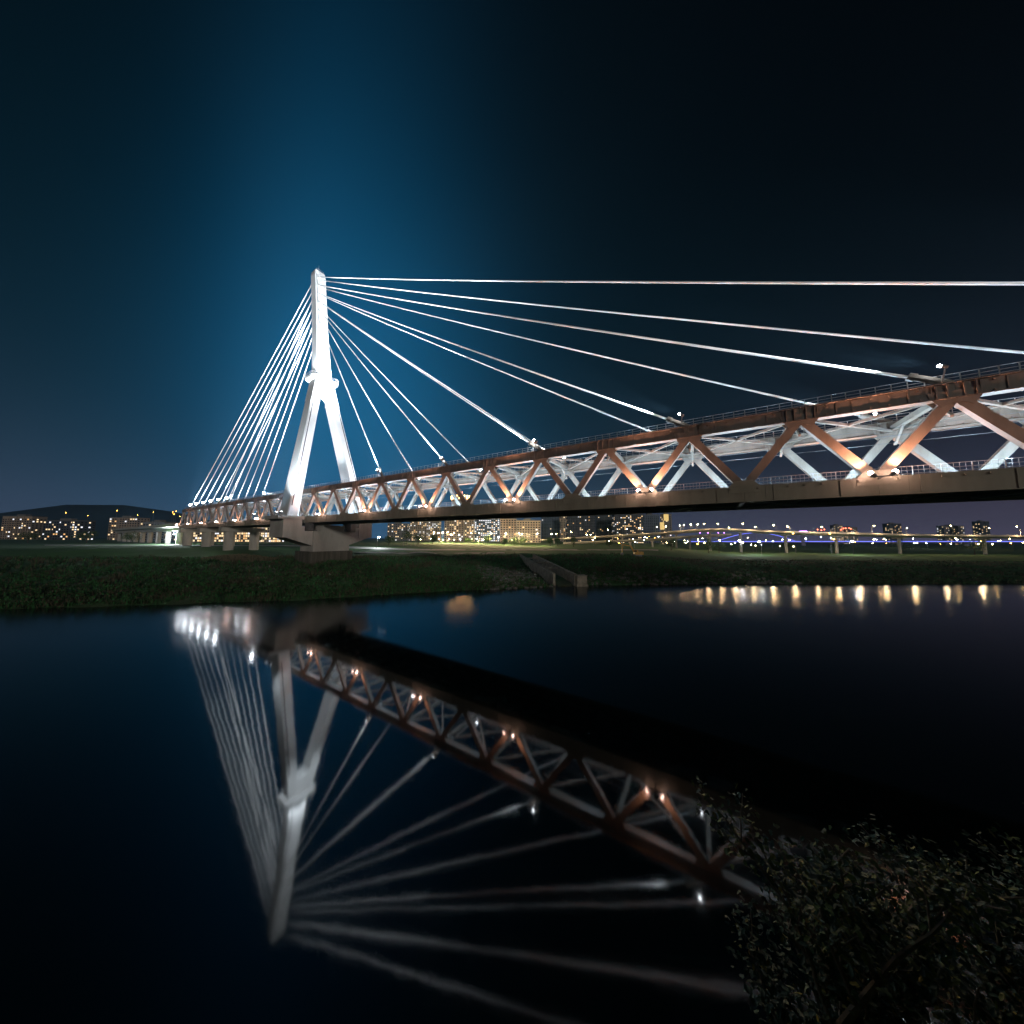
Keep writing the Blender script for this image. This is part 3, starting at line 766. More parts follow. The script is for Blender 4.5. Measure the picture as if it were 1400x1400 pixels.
ROCK = mat('riprap_stone', (.20, .20, .19), .85, (.11, .11, .10), 1.5, .3)
m = MB()
for _ in range(900):
    if rnd.random() < .6:
        s = CH0.dot(BT)+rnd.uniform(-24, -3); d = rnd.uniform(-.6, 26)
    else: s = CH0.dot(BT)+rnd.uniform(4, 75); d = rnd.uniform(-.5, 10)
    q_ = shore_at(s)+INL*d; r = rnd.uniform(.25, .75); z = gz(q_.x, q_.y, d)+r*.25
    v = []
    for sx_ in (-1, 1):
        for sy_ in (-1, 1):
            for sz_ in (-1, 1): v.append((q_.x+sx_*r*rnd.uniform(.5, 1), q_.y+sy_*r*rnd.uniform(.5, 1), z+sz_*r*rnd.uniform(.3, .7)))
    m.add(v, [(0, 1, 3, 2), (4, 6, 7, 5), (0, 4, 5, 1), (2, 3, 7, 6), (0, 2, 6, 4), (1, 5, 7, 3)])
tag(m.build('riprap', ROCK), 'loose grey stones tipped on the bank around the drain', 'stones', kind='stuff')

# ------------------------------------------------------------------ yellow excavator
YEL = mat('excavator_yellow', (.55, .30, .03), .5, (.40, .22, .03), 1.5)
ex_p = gpix(870, 761)
ex = thing('excavator', 'yellow tracked excavator parked on the dark bank with its boom folded up', 'excavator', ex_p, rz=math.atan2(RH.y, RH.x))
for y in (-1.2, 1.2):
    m = MB(); v = [(-2.2, .25), (-1.9, 0), (1.9, 0), (2.2, .25), (2.2, .7), (1.9, .95), (-1.9, .95), (-2.2, .7)]
    m.loft([[(x, y-.3, z) for x, z in v], [(x, y+.3, z) for x, z in v]]); m.build('track', STEELD, ex)
m = MB(); m.box(-1.0, 3.0, -1.3, 1.3, 1.0, 2.0); m.box(1.2, 2.9, -1.25, 1.25, 2.0, 2.4); m.build('upper_body', YEL, ex)
m = MB(); m.box(-1.1, .5, -1.3, -.2, 2.0, 3.2); cab = m.build('cab', YEL, ex)
m = MB(); m.box(-1.13, -.2, -1.33, -.5, 2.3, 3.0); m.build('cab_window', mat('cab_glass', (.02, .03, .03), .1), cab)
m = MB(); m.bar((-.8, .3, 1.9), (-2.4, .3, 5.0), .5, .6); m.bar((-2.4, .3, 5.0), (-6.2, .3, 5.6), .45, .55, h2=.4); m.build('boom', YEL, ex)
m = MB(); m.bar((-6.2, .3, 6.0), (-6.6, .3, 2.0), .4, .5, h2=.35); m.build('stick', YEL, ex)
m = MB(); v = [(-6.5, 1.9), (-7.3, 1.4), (-7.2, .5), (-6.4, .2), (-5.9, .8), (-6.1, 1.7)]
m.loft([[(x, -.25, z) for x, z in v], [(x, .85, z) for x, z in v]]); m.build('bucket', STEELD, ex)

# ------------------------------------------------------------------ trees
BARK = mat('bark', (.09, .07, .05), .9, (.05, .04, .03), 4, .4)
TL = [mat('tree_leaf_dark', (.03, .065, .02), .7), mat('tree_leaf_mid', (.05, .095, .025), .7), mat('tree_leaf_light', (.09, .12, .03), .7)]
def tree(px, pytop, depth, wpx, label, n=700):
    top = at(px, pytop, depth); zb = gz(top.x, top.y); h = max(3.5, top.z-zb); r = wpx/2/FPX*depth
    t_ = thing('tree', label, 'tree', (top.x, top.y, zb), 'trees on the far bank')
    m = MB(); m.tube([(0, 0, -.3), (.1, .05, h*.3), (-.05, .1, h*.6)], .05*h*.5+.08, 7, r2=.06)
    for i in range(5):
        a = i*1.3; m.tube([(0, 0, h*(.28+.05*i)), (math.cos(a)*r*.6, math.sin(a)*r*.6, h*(.5+.07*i))], .06+.01*h, 5, r2=.03)
    m.build('trunk', BARK, t_)
    m = MB()
    for i in range(9):
        a = rnd.uniform(0, 6.28); rr = r*rnd.uniform(.0, .62)
        cr_ = r*rnd.uniform(.38, .6); leaf_cloud(m, (math.cos(a)*rr, math.sin(a)*rr, h*rnd.uniform(.42, .85)), cr_, n//9, max(.25, depth*.0016), 3, zs=min(1, h*.28/max(cr_, .1)))
    m.build('crown', TL, t_)
TREES = [(557, 727, 260, 20, 'dark round tree behind the sports backstop'), (572, 728, 275, 17, 'dark tree right beside the round tree at the backstop'), (592, 731, 285, 14, 'small dark tree at the lawn edge by the backstop fence'),
         (532, 733, 240, 18, 'low dark tree by the bluish lamp'), (667, 733, 330, 16, 'lamp-lit tree in front of the window-speckled tower'), (703, 734, 330, 18, 'yellow-lit tree below the stepped beige block'), (715, 735, 340, 16, 'yellow-lit tree at the corner of the stepped beige block'),
         (640, 735, 340, 14, 'small tree before the beige apartment slabs'), (690, 736, 320, 12, 'small tree left of the stepped beige block'), (784, 733, 300, 13, 'dark tree under a lamp where the ramp begins'), (752, 735, 320, 13, 'small dark tree near the start of the ramp'), (762, 735, 320, 12, 'small lamp-lit tree near the start of the ramp'),
         (833, 739, 290, 16, 'low dark tree below the ramp'), (917, 737, 240, 16, 'domed dark tree standing on the lawn under the ramp'), (968, 736, 235, 18, 'broad dark tree beside the viaduct column'), (982, 736.5, 240, 22, 'widest dark tree beside the viaduct column'),
         (355, 733, 260, 8, 'small tree before the lit shopfronts'), (1075, 742, 300, 20, 'low tree on the bank before the blue bridge'), (1145, 741, 280, 22, 'bushy tree at the far right of the dark bank'),
         (180, 728, 250, 26, 'dark tree beside the approach viaduct'), (120, 727, 240, 30, 'tall dark tree beside the approach viaduct'), (40, 726, 230, 34, 'broad dark tree past the approach viaduct'), (1230, 738, 250, 30, 'dark tree under the level viaduct'), (1330, 737, 240, 36, 'large dark tree under the level viaduct')]
for t_ in TREES: tree(*t_)

# ------------------------------------------------------------------ street lamps
BULBS = {'warm': WARM, 'cool': COOL, 'amber': AMBER}
LCOL = {'warm': (1, .72, .38), 'cool': (.85, .93, 1), 'amber': (1, .5, .12)}
POLE = mat('lamp_pole', (.25, .25, .25), .5)
def street_lamp(px, py, depth, kind, label, group, zbase=None, r=None, power=0):
    p = at(px, py, depth)
    zb = gz(p.x, p.y) if zbase is None else zbase
    t_ = thing('street_lamp', label, 'street lamp', (p.x, p.y, zb), group, rz=rnd.uniform(0, 6.28))
    h = p.z-zb
    m = MB(); m.tube([(1.4, 0, -.2), (1.4, 0, h*.7), (1.1, 0, h+.15), (.3, 0, h+.35)], .12, 6, r2=.06); m.build('pole', POLE, t_)
    m = MB(); m.bar((.5, 0, h+.34), (-.5, 0, h+.28), .45, .2); lh = m.build('lamp_head', POLE, t_)
    m = MB(); m.ball((0, 0, h), r or max(.22, depth*.0013), 8, 6, sz=.7); m.build('bulb', BULBS[kind], lh)
    if power: lamp('POINT', (p.x, p.y, p.z-.8), power, LCOL[kind], .4)
    return t_
for px, py, dp, kind, lb, pw in [(238, 730, 210, 'cool', 'cool white park lamp beneath the landward end of the truss', 70000), (518, 734, 200, 'cool', 'bluish white park lamp beside the pylon pier', 7000),
        (1011, 739.5, 215, 'cool', 'brilliant white ground floodlight beside the viaduct column', 5000), (1038, 740.5, 215, 'cool', 'brilliant white ground floodlight in front of the blue arch', 4500), (1165, 740, 220, 'cool', 'white park lamp on the dark bank past the blue bridge', 5000)]:
    street_lamp(px, py, dp, kind, lb, None, r=.6 if px > 1000 else .36, power=pw)
C5 = lambda a, b_: (560+a/7, 680+b_/7)
C6 = lambda a, b_: (740+a/6.364, 680+b_/6.364)
C7 = lambda a, b_: (930+a*.17143, 680+b_*.17143)
for i, (a, b_) in enumerate([(235, 335), (278, 340), (320, 335), (365, 330), (395, 355), (425, 340), (590, 340), (665, 340), (780, 345), (705, 405), (920, 345), (980, 405), (1048, 345), (1075, 350), (1222, 345), (1360, 352)]):
    x, y = C5(a, b_)
    street_lamp(x, y, 330, 'warm', 'warm lamp on the lawn road by the apartment blocks, %s from the backstop' % ORDW[i], 'street lamps along the lawn road', power=38000 if i % 2 == 0 else 0)
for a, b_ in ((475, 360), (850, 378), (485, 402)):
    x, y = C5(a, b_); street_lamp(x, y, 320, 'cool', 'small white lamp among the warm lamps before the apartment blocks', 'white lamps along the lawn road')
for i, x in enumerate((575, 589, 600, 606, 614, 621, 629, 637, 645, 652, 660)):
    street_lamp(x, 737+rnd.uniform(-1, 1.2), 345, 'warm', 'low warm lamp in the lawn-edge row, %s from the backstop' % ORDW[i], 'low lamps at the lawn edge', r=.42, power=22000 if i % 3 == 0 else 0)
for i, (x, y) in enumerate([C6(590, 380), C6(815, 385), C6(1090, 395), C6(1255, 395), C6(800, 365), (963, 742), (1000, 744), (1027, 744.5), (1033, 746), (1066, 746.5), (1075, 746), (1085, 747)]):
    street_lamp(x, y, 270, 'warm', 'low warm lamp on the lawn below the viaduct, %s from the ramp' % ORDW[i], 'low lamps below the viaduct', r=.3)
for x, y in (C6(1360, 405), C7(900, 287), C7(1193, 290), C7(1225, 332)):
    street_lamp(x, y, 240, 'amber', 'amber sodium lamp near the viaduct', 'amber lamps', r=.42)

# ------------------------------------------------------------------ viaduct and ramp
VIA = mat('viaduct_concrete', (.45, .42, .37), .8, (.36, .33, .29), .2)
def road_deck(name, label, pts, wid, group=None, every=5):
    root = thing(name, label, 'viaduct', (0, 0, 0), group)
    P3 = [at(*p) for p in pts]
    sm = []
    for i in range(len(P3)-1):
        p0 = P3[max(i-1, 0)]; p1 = P3[i]; p2 = P3[i+1]; p3 = P3[min(i+2, len(P3)-1)]
        for k in range(4):
            t = k/4; sm.append(.5*((2*p1)+(p2-p0)*t+(2*p0-5*p1+4*p2-p3)*t*t+(3*p1-p0-3*p2+p3)*t**3))
    sm.append(P3[-1])
    for i in range(len(sm)-1):
        a, b_ = sm[i], sm[i+1]
        def sec(p, q0, q1):
            d = (q1-q0); d.z = 0; d.normalize(); n_ = Vector((-d.y, d.x, 0))
            if n_.dot(FH) < 0: n_ = -n_
            return d, n_
        _, na = sec(a, sm[max(i-1, 0)], sm[i+1]); _, nb_ = sec(b_, sm[i], sm[min(i+2, len(sm)-1)])
        def ring(prof_):
            return [[tuple(a+na*u_+Vector((0, 0, z))) for u_, z in prof_], [tuple(b_+nb_*u_+Vector((0, 0, z))) for u_, z in prof_]]
        m = MB(); m.loft(ring([(.3, -1.0), (wid-.3, -1.0), (wid-.3, -1.35), (wid*.68, -2.7), (wid*.32, -2.7), (.3, -1.35)])); m.build('girder', VIA, root)
        m = MB(); m.loft(ring([(0, -1.3), (.28, -1.3), (.28, 0), (0, 0)])); m.build('parapet', VIA, root)
        m = MB(); m.loft(ring([(wid-.28, -1.3), (wid, -1.3), (wid, 0), (wid-.28, 0)])); m.build('parapet', VIA, root)
        if i % every == 0 and i > 4:
            c = a+na*wid/2; zb = gz(c.x, c.y)
            m = MB(); m.tube([(c.x, c.y, zb-.5), (c.x, c.y, c.z-3.6)], 1.0, 10); m.build('column', VIA, root)
            m = MB(); m.bar(c-na*wid*.36+Vector((0, 0, -3.15)), c+na*wid*.36+Vector((0, 0, -3.15)), 2.0, .9); m.build('crosshead', VIA, root)
    return sm, wid
VP = [(700, 741, 470), (740, 737.5, 440), (812, 733, 400), (881, 729, 350), (930, 725, 312), (964, 722.8, 285), (1000, 722.5, 265), (1050, 725, 252), (1110, 727, 246), (1166, 728, 242), (1240, 730, 240), (1330, 731, 240), (1440, 732, 240)]
sm, wid = road_deck('road_viaduct', 'long curving road viaduct lined with warm street lamps behind the dark bank', VP, 11)
road_deck('road_ramp', 'low lamp-lit road ramp running below the curving viaduct', [(770, 741.5, 400), (812, 739.5, 375), (850, 738, 350), (890, 736, 330), (925, 733.5, 312), (960, 731, 300), (1000, 729.5, 296)], 8, every=3)
lampspots = [C6(90, 320), C6(130, 318), C6(262, 300), C6(395, 325), C6(430, 325), C6(580, 283), C6(745, 273), C6(855, 265), C6(1005, 258), C6(1085, 253), C6(1205, 245), C6(1240, 240), C6(1300, 238), C6(1360, 235)]
lampspots += [C7(85, 215), C7(140, 215), C7(190, 212), C7(300, 210), C7(390, 243), C7(497, 210), C7(598, 237), C7(745, 222), C7(857, 232), C7(1128, 235), (1195, 719), (1240, 722), (1300, 719), (1352, 722), (1390, 720)]
def via_at(px):
    for i in range(len(VP)-1):
        if VP[i][0] <= px <= VP[i+1][0]:
            t = (px-VP[i][0])/(VP[i+1][0]-VP[i][0]); return [VP[i][j]+(VP[i+1][j]-VP[i][j])*t for j in range(3)]
    return VP[-1]
for i, (x, y) in enumerate(lampspots):
    _, vy, vd = via_at(x); vd += 5.5 if i % 2 else 1.0
    zb = at(x, vy, vd).z-1.0
    street_lamp(x, y, vd, 'warm', 'warm street lamp on the curving viaduct, %s from its ramp end' % ORDW[i], 'street lamps on the viaduct', zbase=zb)
for i in range(2, len(sm)-1, 2):             # added lights that brighten the parapets, standing in for traffic trails
    p = sm[i]-FH*1.6+Vector((0, 0, 2.2)); lamp('POINT', p, 3600, (1, .72, .40), .5)
rl = random.Random(41)
for i in range(64):                          # the dense band of city lamps beyond the viaduct
    x = rl.uniform(790, 1400); kind = rl.choices(['warm', 'cool', 'amber'], [7, 2, 2])[0]
    street_lamp(x, rl.uniform(733, 742.5)+(x-900)*.004, rl.uniform(330, 520), kind, '%s city lamp in the dense band beyond the viaduct' % {'warm': 'warm', 'cool': 'white', 'amber': 'amber'}[kind], 'city lamps beyond the viaduct', r=rl.uniform(.3, .6))
# ------------------------------------------------------------------ blue-lit arch bridge far upstream
blue = thing('arch_bridge', 'distant low bridge with blue-lit girder and arch beyond the viaduct', 'bridge')
BD = 620
def seg(pts, r, name, mt, n=6):
    m = MB(); m.tube([at(x, y, BD) for x, y in pts], r, n); m.build(name, mt, blue)
SLATE = mat('far_bridge_steel', (.3, .3, .34), .6)
for x0, x1 in ((940, 985), (985.3, 1040), (1040.3, 1095), (1101, 1145), (1145.3, 1230), (1230.3, 1320), (1320.3, 1420)):
    a = at(x0, 741.2, BD); c = at(x1, 741.2, BD); m = MB(); m.bar(a, c, 14, 2.4); m.build('girder', SLATE, blue)
    a = at(x0, 740.2, BD-12); c = at(x1, 740.2, BD-12); m = MB(); m.bar(a, c, .5, .9); m.build('blue_strip', BLUEB, blue)
arch = [(975+118*i/16, 741-13.5*math.sin(math.pi*i/16)) for i in range(17)]
seg(arch, .9, 'arch_rib', SLATE); m = MB(); m.tube([at(x, y+.9, BD-2) for x, y in arch], .35, 5); m.build('blue_strip', BLUEB, blue)
for i in range(2, 15): seg([arch[i], (arch[i][0], 741)], .18, 'hanger', SLATE, 4)
for x in (985, 1040, 1098, 1145, 1230, 1320):
    a = at(x, 741, BD); m = MB(); m.box(a.x-3, a.x+3, a.y-3, a.y+3, -1, a.z-1.2); m.build('pier', SLATE, blue)
m = MB(); a = at(1098, 727, BD); m.box(a.x-4, a.x+4, a.y-3, a.y+3, at(1098, 741, BD).z, a.z); m.build('gate_tower', SLATE, blue)
m = MB(); m.box(a.x-5, a.x+5, a.y-4, a.y+4, a.z, a.z+1.5); m.build('violet_band', VIOB, blue)
for x in (957, 968, 982, 990, 1050):         # violet lamps under the viaduct edge
    p = at(x, 728.5, 268); t_ = thing('violet_lamp', 'small violet lamp glowing below the viaduct edge', 'lamp', p, 'violet lamps at the viaduct')
    m = MB(); m.ball((0, 0, 0), .35, 8, 6); m.build('bulb', VIOB, t_)
    m = MB(); m.tube([(0, 0, .2), (0, 0, 2.2)], .08, 5); m.build('bracket', POLE, t_)

# ------------------------------------------------------------------ buildings
WL = [emis('window_warm', (1, .72, .40), 1.6), emis('window_white', (.9, .93, 1), 1.6), emis('window_amber', (1, .55, .2), 1.3)]
WDK = mat('unlit_window_glass', (.02, .025, .03), .15)
WALLS = {'beige': mat('beige_tile_wall', (.48, .38, .30), .8, (.40, .31, .25), .2), 'cream': mat('cream_wall', (.55, .46, .36), .8, (.46, .38, .30), .2), 'grey': mat('grey_wall', (.28, .28, .30), .8, (.22, .22, .24), .2),
         'dark': mat('dark_wall', (.09, .10, .13), .8, (.07, .08, .10), .2), 'blue': mat('blue_grey_wall', (.13, .17, .25), .7, (.10, .14, .21), .2)}
ROOFM = mat('roof_concrete', (.2, .2, .2), .9)
def building(x0, x1, ytop, depth, kind, lit, label, rot=0.0, cool=.2, fl=3.3, bay=3.6, dp=16, podium=False):
    c = at((x0+x1)/2, ytop, depth); w = (x1-x0)/FPX*depth; zb = gz(c.x, c.y)-.5; h = c.z-zb
    c = c+FH*(dp/2)
    root = thing('apartment_block' if h > 18 else 'low_building', label, 'building', (c.x, c.y, zb), None, math.atan2(RH.y, RH.x)+rot)
    m = MB(); m.box(-w/2, w/2, -dp/2, dp/2, 0, h); wall = m.build('wall', WALLS[kind], root)
    m = MB(); m.box(-w/2-.3, w/2+.3, -dp/2-.3, dp/2+.3, h, h+.8); m.box(-w*.2, w*.1, -dp*.2, dp*.2, h+.8, h+3.6); m.build('roof', ROOFM, root)
    nf = max(1, int(h/fl)); nbay = max(1, int(w/bay)); ns = int(dp/bay)
    ml = MB(); md = MB(); mb_ = MB()
    for f_ in range(nf):
        z0 = 1.0+f_*fl
        if z0+1.8 > h: continue
        for k in range(nbay):
            x = -w/2+(k+.5)*w/nbay; ww = min(.36*w/nbay, 1.1)
            lt = rnd.random() < lit; mi = 1 if rnd.random() < cool else (0 if rnd.random() < .75 else 2)
            (ml if lt else md).box(x-ww, x+ww, -dp/2-.06, -dp/2+.02, z0, z0+1.7, mi if lt else 0)
        for k in range(ns):
            y = -dp/2+(k+.5)*dp/ns
            for sx_ in (-1, 1):
                lt = rnd.random() < lit; mi = 1 if rnd.random() < cool else 0
                xx = sx_*w/2; (ml if lt else md).box(xx-.06, xx+.06, y-.9, y+.9, z0, z0+1.7, mi if lt else 0)
        if kind in ('beige', 'cream', 'grey') and f_ > 0: mb_.box(-w/2+.4, w/2-.4, -dp/2-.9, -dp/2-.07, z0-1.0, z0-.75)
    if ml.v: tag(ml.build('lit_windows', WL, wall), kind='stuff')
    if md.v: tag(md.build('dark_windows', WDK, wall), kind='stuff')
    if mb_.v: tag(mb_.build('balcony_slabs', WALLS[kind], wall), kind='stuff')
    for k in range(1, max(2, int(w/11))):
        x = -w/2+k*w/max(2, int(w/11)); m = MB(); m.box(x-.35, x+.35, -dp/2-.8, -dp/2+.01, 0, h-.2); m.build('pilaster', WALLS[kind], wall)
    return root, w, h
building(530, 557, 716, 600, 'grey', .2, 'grey slab block partly hidden behind the dark trees at the backstop')
building(561, 601, 712, 640, 'cream', .3, 'cream tower block with a bright lit stairwell under the truss')
building(608, 634, 704, 520, 'beige', .18, 'beige apartment slab behind the lamp row')
building(635.5, 648, 703, 525, 'beige', .38, 'narrow beige apartment tower with many lit windows')
building(649, 683, 705, 560, 'blue', .55, 'blue-grey tower speckled with white and violet lit windows', cool=.75)
building(684, 706, 709.5, 440, 'beige', .10, 'lower left wing of the stepped beige block', dp=14)
building(706.5, 739, 712, 430, 'cream', .10, 'wide flat-roofed wing of the stepped beige block', dp=14)
building(740.5, 765, 700, 700, 'blue', .03, 'unlit blue-grey tower beside the stepped beige block')
building(766.5, 773, 704, 610, 'cream', .1, 'slender pale tower lit from below')
building(775, 814, 702, 640, 'dark', .10, 'dark tower with a few lit windows beside the slender pale tower')
building(815, 838, 703, 680, 'dark', .06, 'nearly unlit dark tower between two lit-window towers')
building(840, 879, 703, 620, 'dark', .28, 'dark tower with rows of warm lit windows above the ramp', cool=.3)
building(880, 901, 704, 640, 'blue', .02, 'blue-grey tower beside the yellow signs')
building(909, 918, 703, 500, 'grey', .15, 'narrow grey building with yellow lit sign boards')
building(316, 345, 722, 330, 'cream', .75, 'low lit shop row seen under the landward truss', bay=2.2, fl=2.6, dp=10)
building(346, 380, 721, 330, 'cream', .75, 'second low lit shop row seen under the landward truss, nearer the pylon', bay=2.2, fl=2.6, dp=10)
building(262, 300, 724, 330, 'cream', .6, 'low pale house row between the round bridge piers', bay=2.2, fl=2.6, dp=10)
building(196, 226, 714, 420, 'grey', .2, 'grey block behind the approach viaduct')
building(150, 188, 708, 460, 'beige', .22, 'beige block behind the approach viaduct')
building(60, 110, 712, 430, 'dark', .22, 'dark block past the approach viaduct')
building(4, 44, 706, 480, 'beige', .2, 'tall beige block past the approach viaduct')
building(1142, 1152, 718, 900, 'grey', .35, 'small far tower beside the red beacons', bay=5)
building(1156, 1172, 721, 950, 'grey', .3, 'wide far block beside the red beacons', bay=5)
building(1215, 1232, 716, 900, 'dark', .25, 'far dark block behind the level viaduct', bay=5)
building(1290, 1318, 719, 900, 'grey', .25, 'far grey block behind the level viaduct', bay=5)
building(1340, 1352, 713, 850, 'dark', .25, 'far slim dark tower behind the level viaduct', bay=5)
# golden crowned tower seen through the truss
c = at(632, 684, 760); zb = gz(c.x, c.y)-.5; h = c.z-zb
gt = thing('crowned_tower', 'tall tower with a golden lit crown and red beacon seen through the truss', 'building', (c.x, c.y, zb), None, math.atan2(RH.y, RH.x))
m = MB(); m.box(-24, 24, -12, 12, 0, h); m.build('wall', WALLS['beige'], gt)
m = MB(); m.tube([(0, 0, h+.01), (0, 0, h+10)], 26, 20); m.build('crown_drum', WALLS['cream'], gt)
GOLD = emis('crown_light', (1, .55, .17), 20)
m = MB()
for i in range(26):
    a = 2*math.pi*i/26; m.box(26.2*math.cos(a)-.8, 26.2*math.cos(a)+.8, 26.2*math.sin(a)-.8, 26.2*math.sin(a)+.8, h+1, h+9.4)
tag(m.build('crown_lights', GOLD, gt), kind='stuff')
m = MB(); m.tube([(0, 0, h+10.01), (0, 0, h+14)], 20, 20, r2=7); m.build('crown_dome', WALLS['cream'], gt)
m = MB(); m.tube([(0, 0, h+14), (0, 0, h+19)], .5, 6); m.build('beacon_mast', POLE, gt)
m = MB(); m.ball((0, 0, h+19.5), 1.3, 8, 6); m.build('beacon', REDB, gt)
# yellow sign boards
SIGN = emis('lit_sign', (1, .68, .22), .8)
for x0, x1, y0, y1, lb in ((902.5, 908, 714, 724, 'lower yellow lit sign board on the building beside the ramp'), (907.5, 914, 703, 712, 'upper yellow lit sign board high on the narrow grey building')):
    a = at(x0, y1, 490); b_ = at(x1, y0, 490); t_ = thing('sign_board', lb, 'sign', (a+b_)/2, None, math.atan2(RH.y, RH.x))
    w = (x1-x0)/FPX*490; h = (y1-y0)/FPX*490
    m = MB(); m.box(-w/2, w/2, -.2, .2, -h/2, h/2); m.build('panel', SIGN, t_)
    m = MB(); m.box(-w/2-.2, w/2+.2, -.3, -.21, -h/2-.2, -h/2); m.box(-w/2-.2, w/2+.2, -.3, -.21, h/2, h/2+.2); m.box(-.4, .4, .21, 8, -h*.3, h*.3); m.build('frame', POLE, t_)
for i, (x, y) in enumerate(((1118, 724), (1123, 725), (1127, 724), (1153, 722.5), (1156, 722), (1161, 722), (1163, 723), (1150, 724))):
    p = at(x, y, 780); t_ = thing('beacon_mast', 'red aircraft warning beacon on a far mast by the small towers', 'beacon', (p.x, p.y, 6), 'red beacons on the skyline')
    m = MB(); m.tube([(0, 0, 0), (0, 0, p.z-6)], .3, 5); m.build('mast', POLE, t_)
    m = MB(); m.ball((0, 0, p.z-6), .9, 8, 6); m.build('beacon', REDB, t_)
# far hills with scattered lights
m = MB()
HILL = mat('far_hill', (.02, .03, .025), .95)
hp = [(-260, 738, 1900), (-120, 722, 1900), (0, 700, 1900), (90, 690, 1900), (170, 692, 1900), (230, 697, 1900), (262, 705, 1900), (300, 716, 1900), (360, 730, 1900), (430, 741, 1900)]
front = [at(x, 744, 1500) for x, y, d in hp]; top = [at(x, y, 1900)+Vector((0, 0, 8*math.sin(i*2.1))) for i, (x, y, d) in enumerate(hp)]; back = [at(x, 744, 2600) for x, y, d in hp]
n_ = len(hp)
m.v = [(p.x, p.y, 2) for p in front]+[tuple(p) for p in top]+[(p.x, p.y, 2) for p in back]
for i in range(n_-1):
    m.f += [(i, i+1, n_+i+1, n_+i), (n_+i, n_+i+1, 2*n_+i+1, 2*n_+i)]; m.m += [0, 0]
tag(m.build('hill', HILL, smooth=True), kind='structure')
for x, y in ((236, 700), (241, 699), (238, 703), (246, 706), (210, 700), (188, 704), (160, 698), (120, 705), (90, 701), (60, 708), (20, 712)):
    p = at(x, y, 1480); t_ = thing('hillside_lamp', 'tiny amber lamp on the dark hillside beyond the approach viaduct', 'lamp', p, 'amber lamps on the hillside')
    m = MB(); m.ball((0, 0, 0), .9, 8, 6); m.build('bulb', AMBER, t_)
    m = MB(); m.tube([(0, 0, 0), (0, 0, -60)], .5, 5); m.build('pole', POLE, t_)
# sports backstop fence on the lawn
bp_ = gpix(562, 747)
bk = thing('sports_backstop', 'thin steel mesh backstop frame on the lawn beside the dark trees', 'fence', bp_, None, math.atan2(RH.y, RH.x))
for i in range(5):
    m = MB(); m.tube([(-6+i*3, 0, -.2), (-6+i*3, 0, 5.5)], .09, 5); m.build('post', POLE, bk)
for z in (.4, 2.9, 5.4):
    m = MB(); m.tube([(-6, 0, z), (6, 0, z)], .06, 5); m.build('cross_bar', POLE, bk)

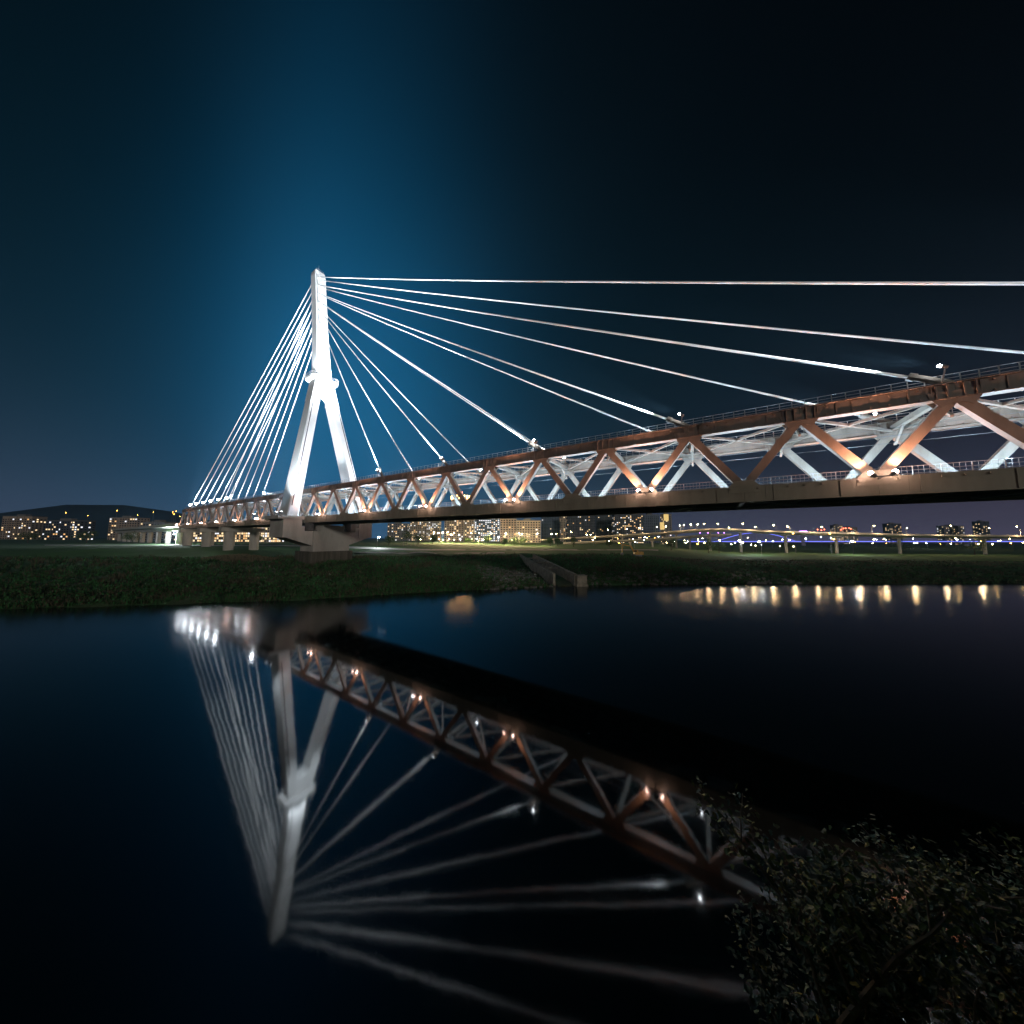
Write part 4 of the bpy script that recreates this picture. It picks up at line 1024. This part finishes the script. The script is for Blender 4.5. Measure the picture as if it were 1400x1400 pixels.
# ------------------------------------------------------------------ leafy tree on the near bank
NL = [mat('near_leaf_dark', (.028, .065, .035), .55), mat('near_leaf_mid', (.04, .09, .04), .55), mat('near_leaf_lamplit', (.28, .22, .03), .6), mat('near_leaf_toplit', (.13, .17, .035), .55)]  # yellow and pale tones hold lamplight painted into the leaves
rnd = random.Random(23)
nbase = CAM + RH*9.8 + FH*7.4
nt_ = thing('riverside_tree', 'leafy dark tree on the near bank with lamplight painted into some leaves', 'tree', (nbase.x, nbase.y, .7))
tips = []
mt_ = MB()
def branch(p, d, L, r, lev):
    pts = [p]; q_ = p.copy(); dd = d.copy()
    for i in range(4):
        dd = (dd + Vector((rnd.uniform(-.16, .16), rnd.uniform(-.16, .16), rnd.uniform(-.06, .10)))).normalized()
        q_ = q_+dd*L/4; pts.append(q_.copy())
    mt_.tube(pts, r, 6, r2=r*.5)
    if lev >= 2:
        for k, pp_ in enumerate(pts[1:]): tips.append((pp_, dd))
    if lev < 3:
        for i in range(5 if lev < 2 else 4):
            a = rnd.uniform(0, 6.28); v = Vector((math.cos(a), math.sin(a), rnd.uniform(-.15, .7))).normalized()
            branch(pts[1+i % 4], (dd*.75+v*.8).normalized(), L*rnd.uniform(.48, .68), r*.5, lev+1)
lean = (-RH*.30+FH*.25+Vector((0, 0, 1))).normalized()
branch(Vector((0, 0, -.5)), lean, 3.6, .22, 0)
branch(RH*-.6+Vector((0, 0, -.5)), (-RH*.75+FH*.25+Vector((0, 0, .75))).normalized(), 4.2, .18, 0)
branch(RH*2.6+Vector((0, 0, -.5)), (RH*.2+FH*.3+Vector((0, 0, 1))).normalized(), 3.8, .2, 0)
mt_.build('trunk', mat('near_bark', (.17, .14, .10), .85, (.10, .08, .06), 5, .4), nt_)
m = MB()
def leaf(m, p, d, up, sz, mi):
    d = d.normalized(); s_ = d.cross(up)
    if s_.length < 1e-3: s_ = d.orthogonal()
    s_.normalize(); n2_ = s_.cross(d)
    m.add([p, p+d*sz*.32+s_*sz*.42-n2_*sz*.05, p+d*sz*.5+s_*sz*.22, p+d*sz*.8+s_*sz*.26-n2_*sz*.06, p+d*sz*1.15-n2_*sz*.14, p+d*sz*.8-s_*sz*.26-n2_*sz*.06, p+d*sz*.5-s_*sz*.22, p+d*sz*.32-s_*sz*.42-n2_*sz*.05],
          [(0, 1, 2), (0, 2, 3, 4), (0, 4, 5, 6), (0, 6, 7)], mi)
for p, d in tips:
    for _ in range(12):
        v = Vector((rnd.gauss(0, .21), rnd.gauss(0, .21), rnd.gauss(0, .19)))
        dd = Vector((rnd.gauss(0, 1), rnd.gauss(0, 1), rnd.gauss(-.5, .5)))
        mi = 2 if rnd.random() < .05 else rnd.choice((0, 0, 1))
        if p.z > 4.6 and rnd.random() < .4: mi = 3  # paler, yellower leaf colour imitates lamplight on the top
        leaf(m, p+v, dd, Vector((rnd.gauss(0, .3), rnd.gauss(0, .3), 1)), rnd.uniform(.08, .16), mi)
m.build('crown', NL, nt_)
print('TIPS', len(tips), 'near leaves', len(m.f))
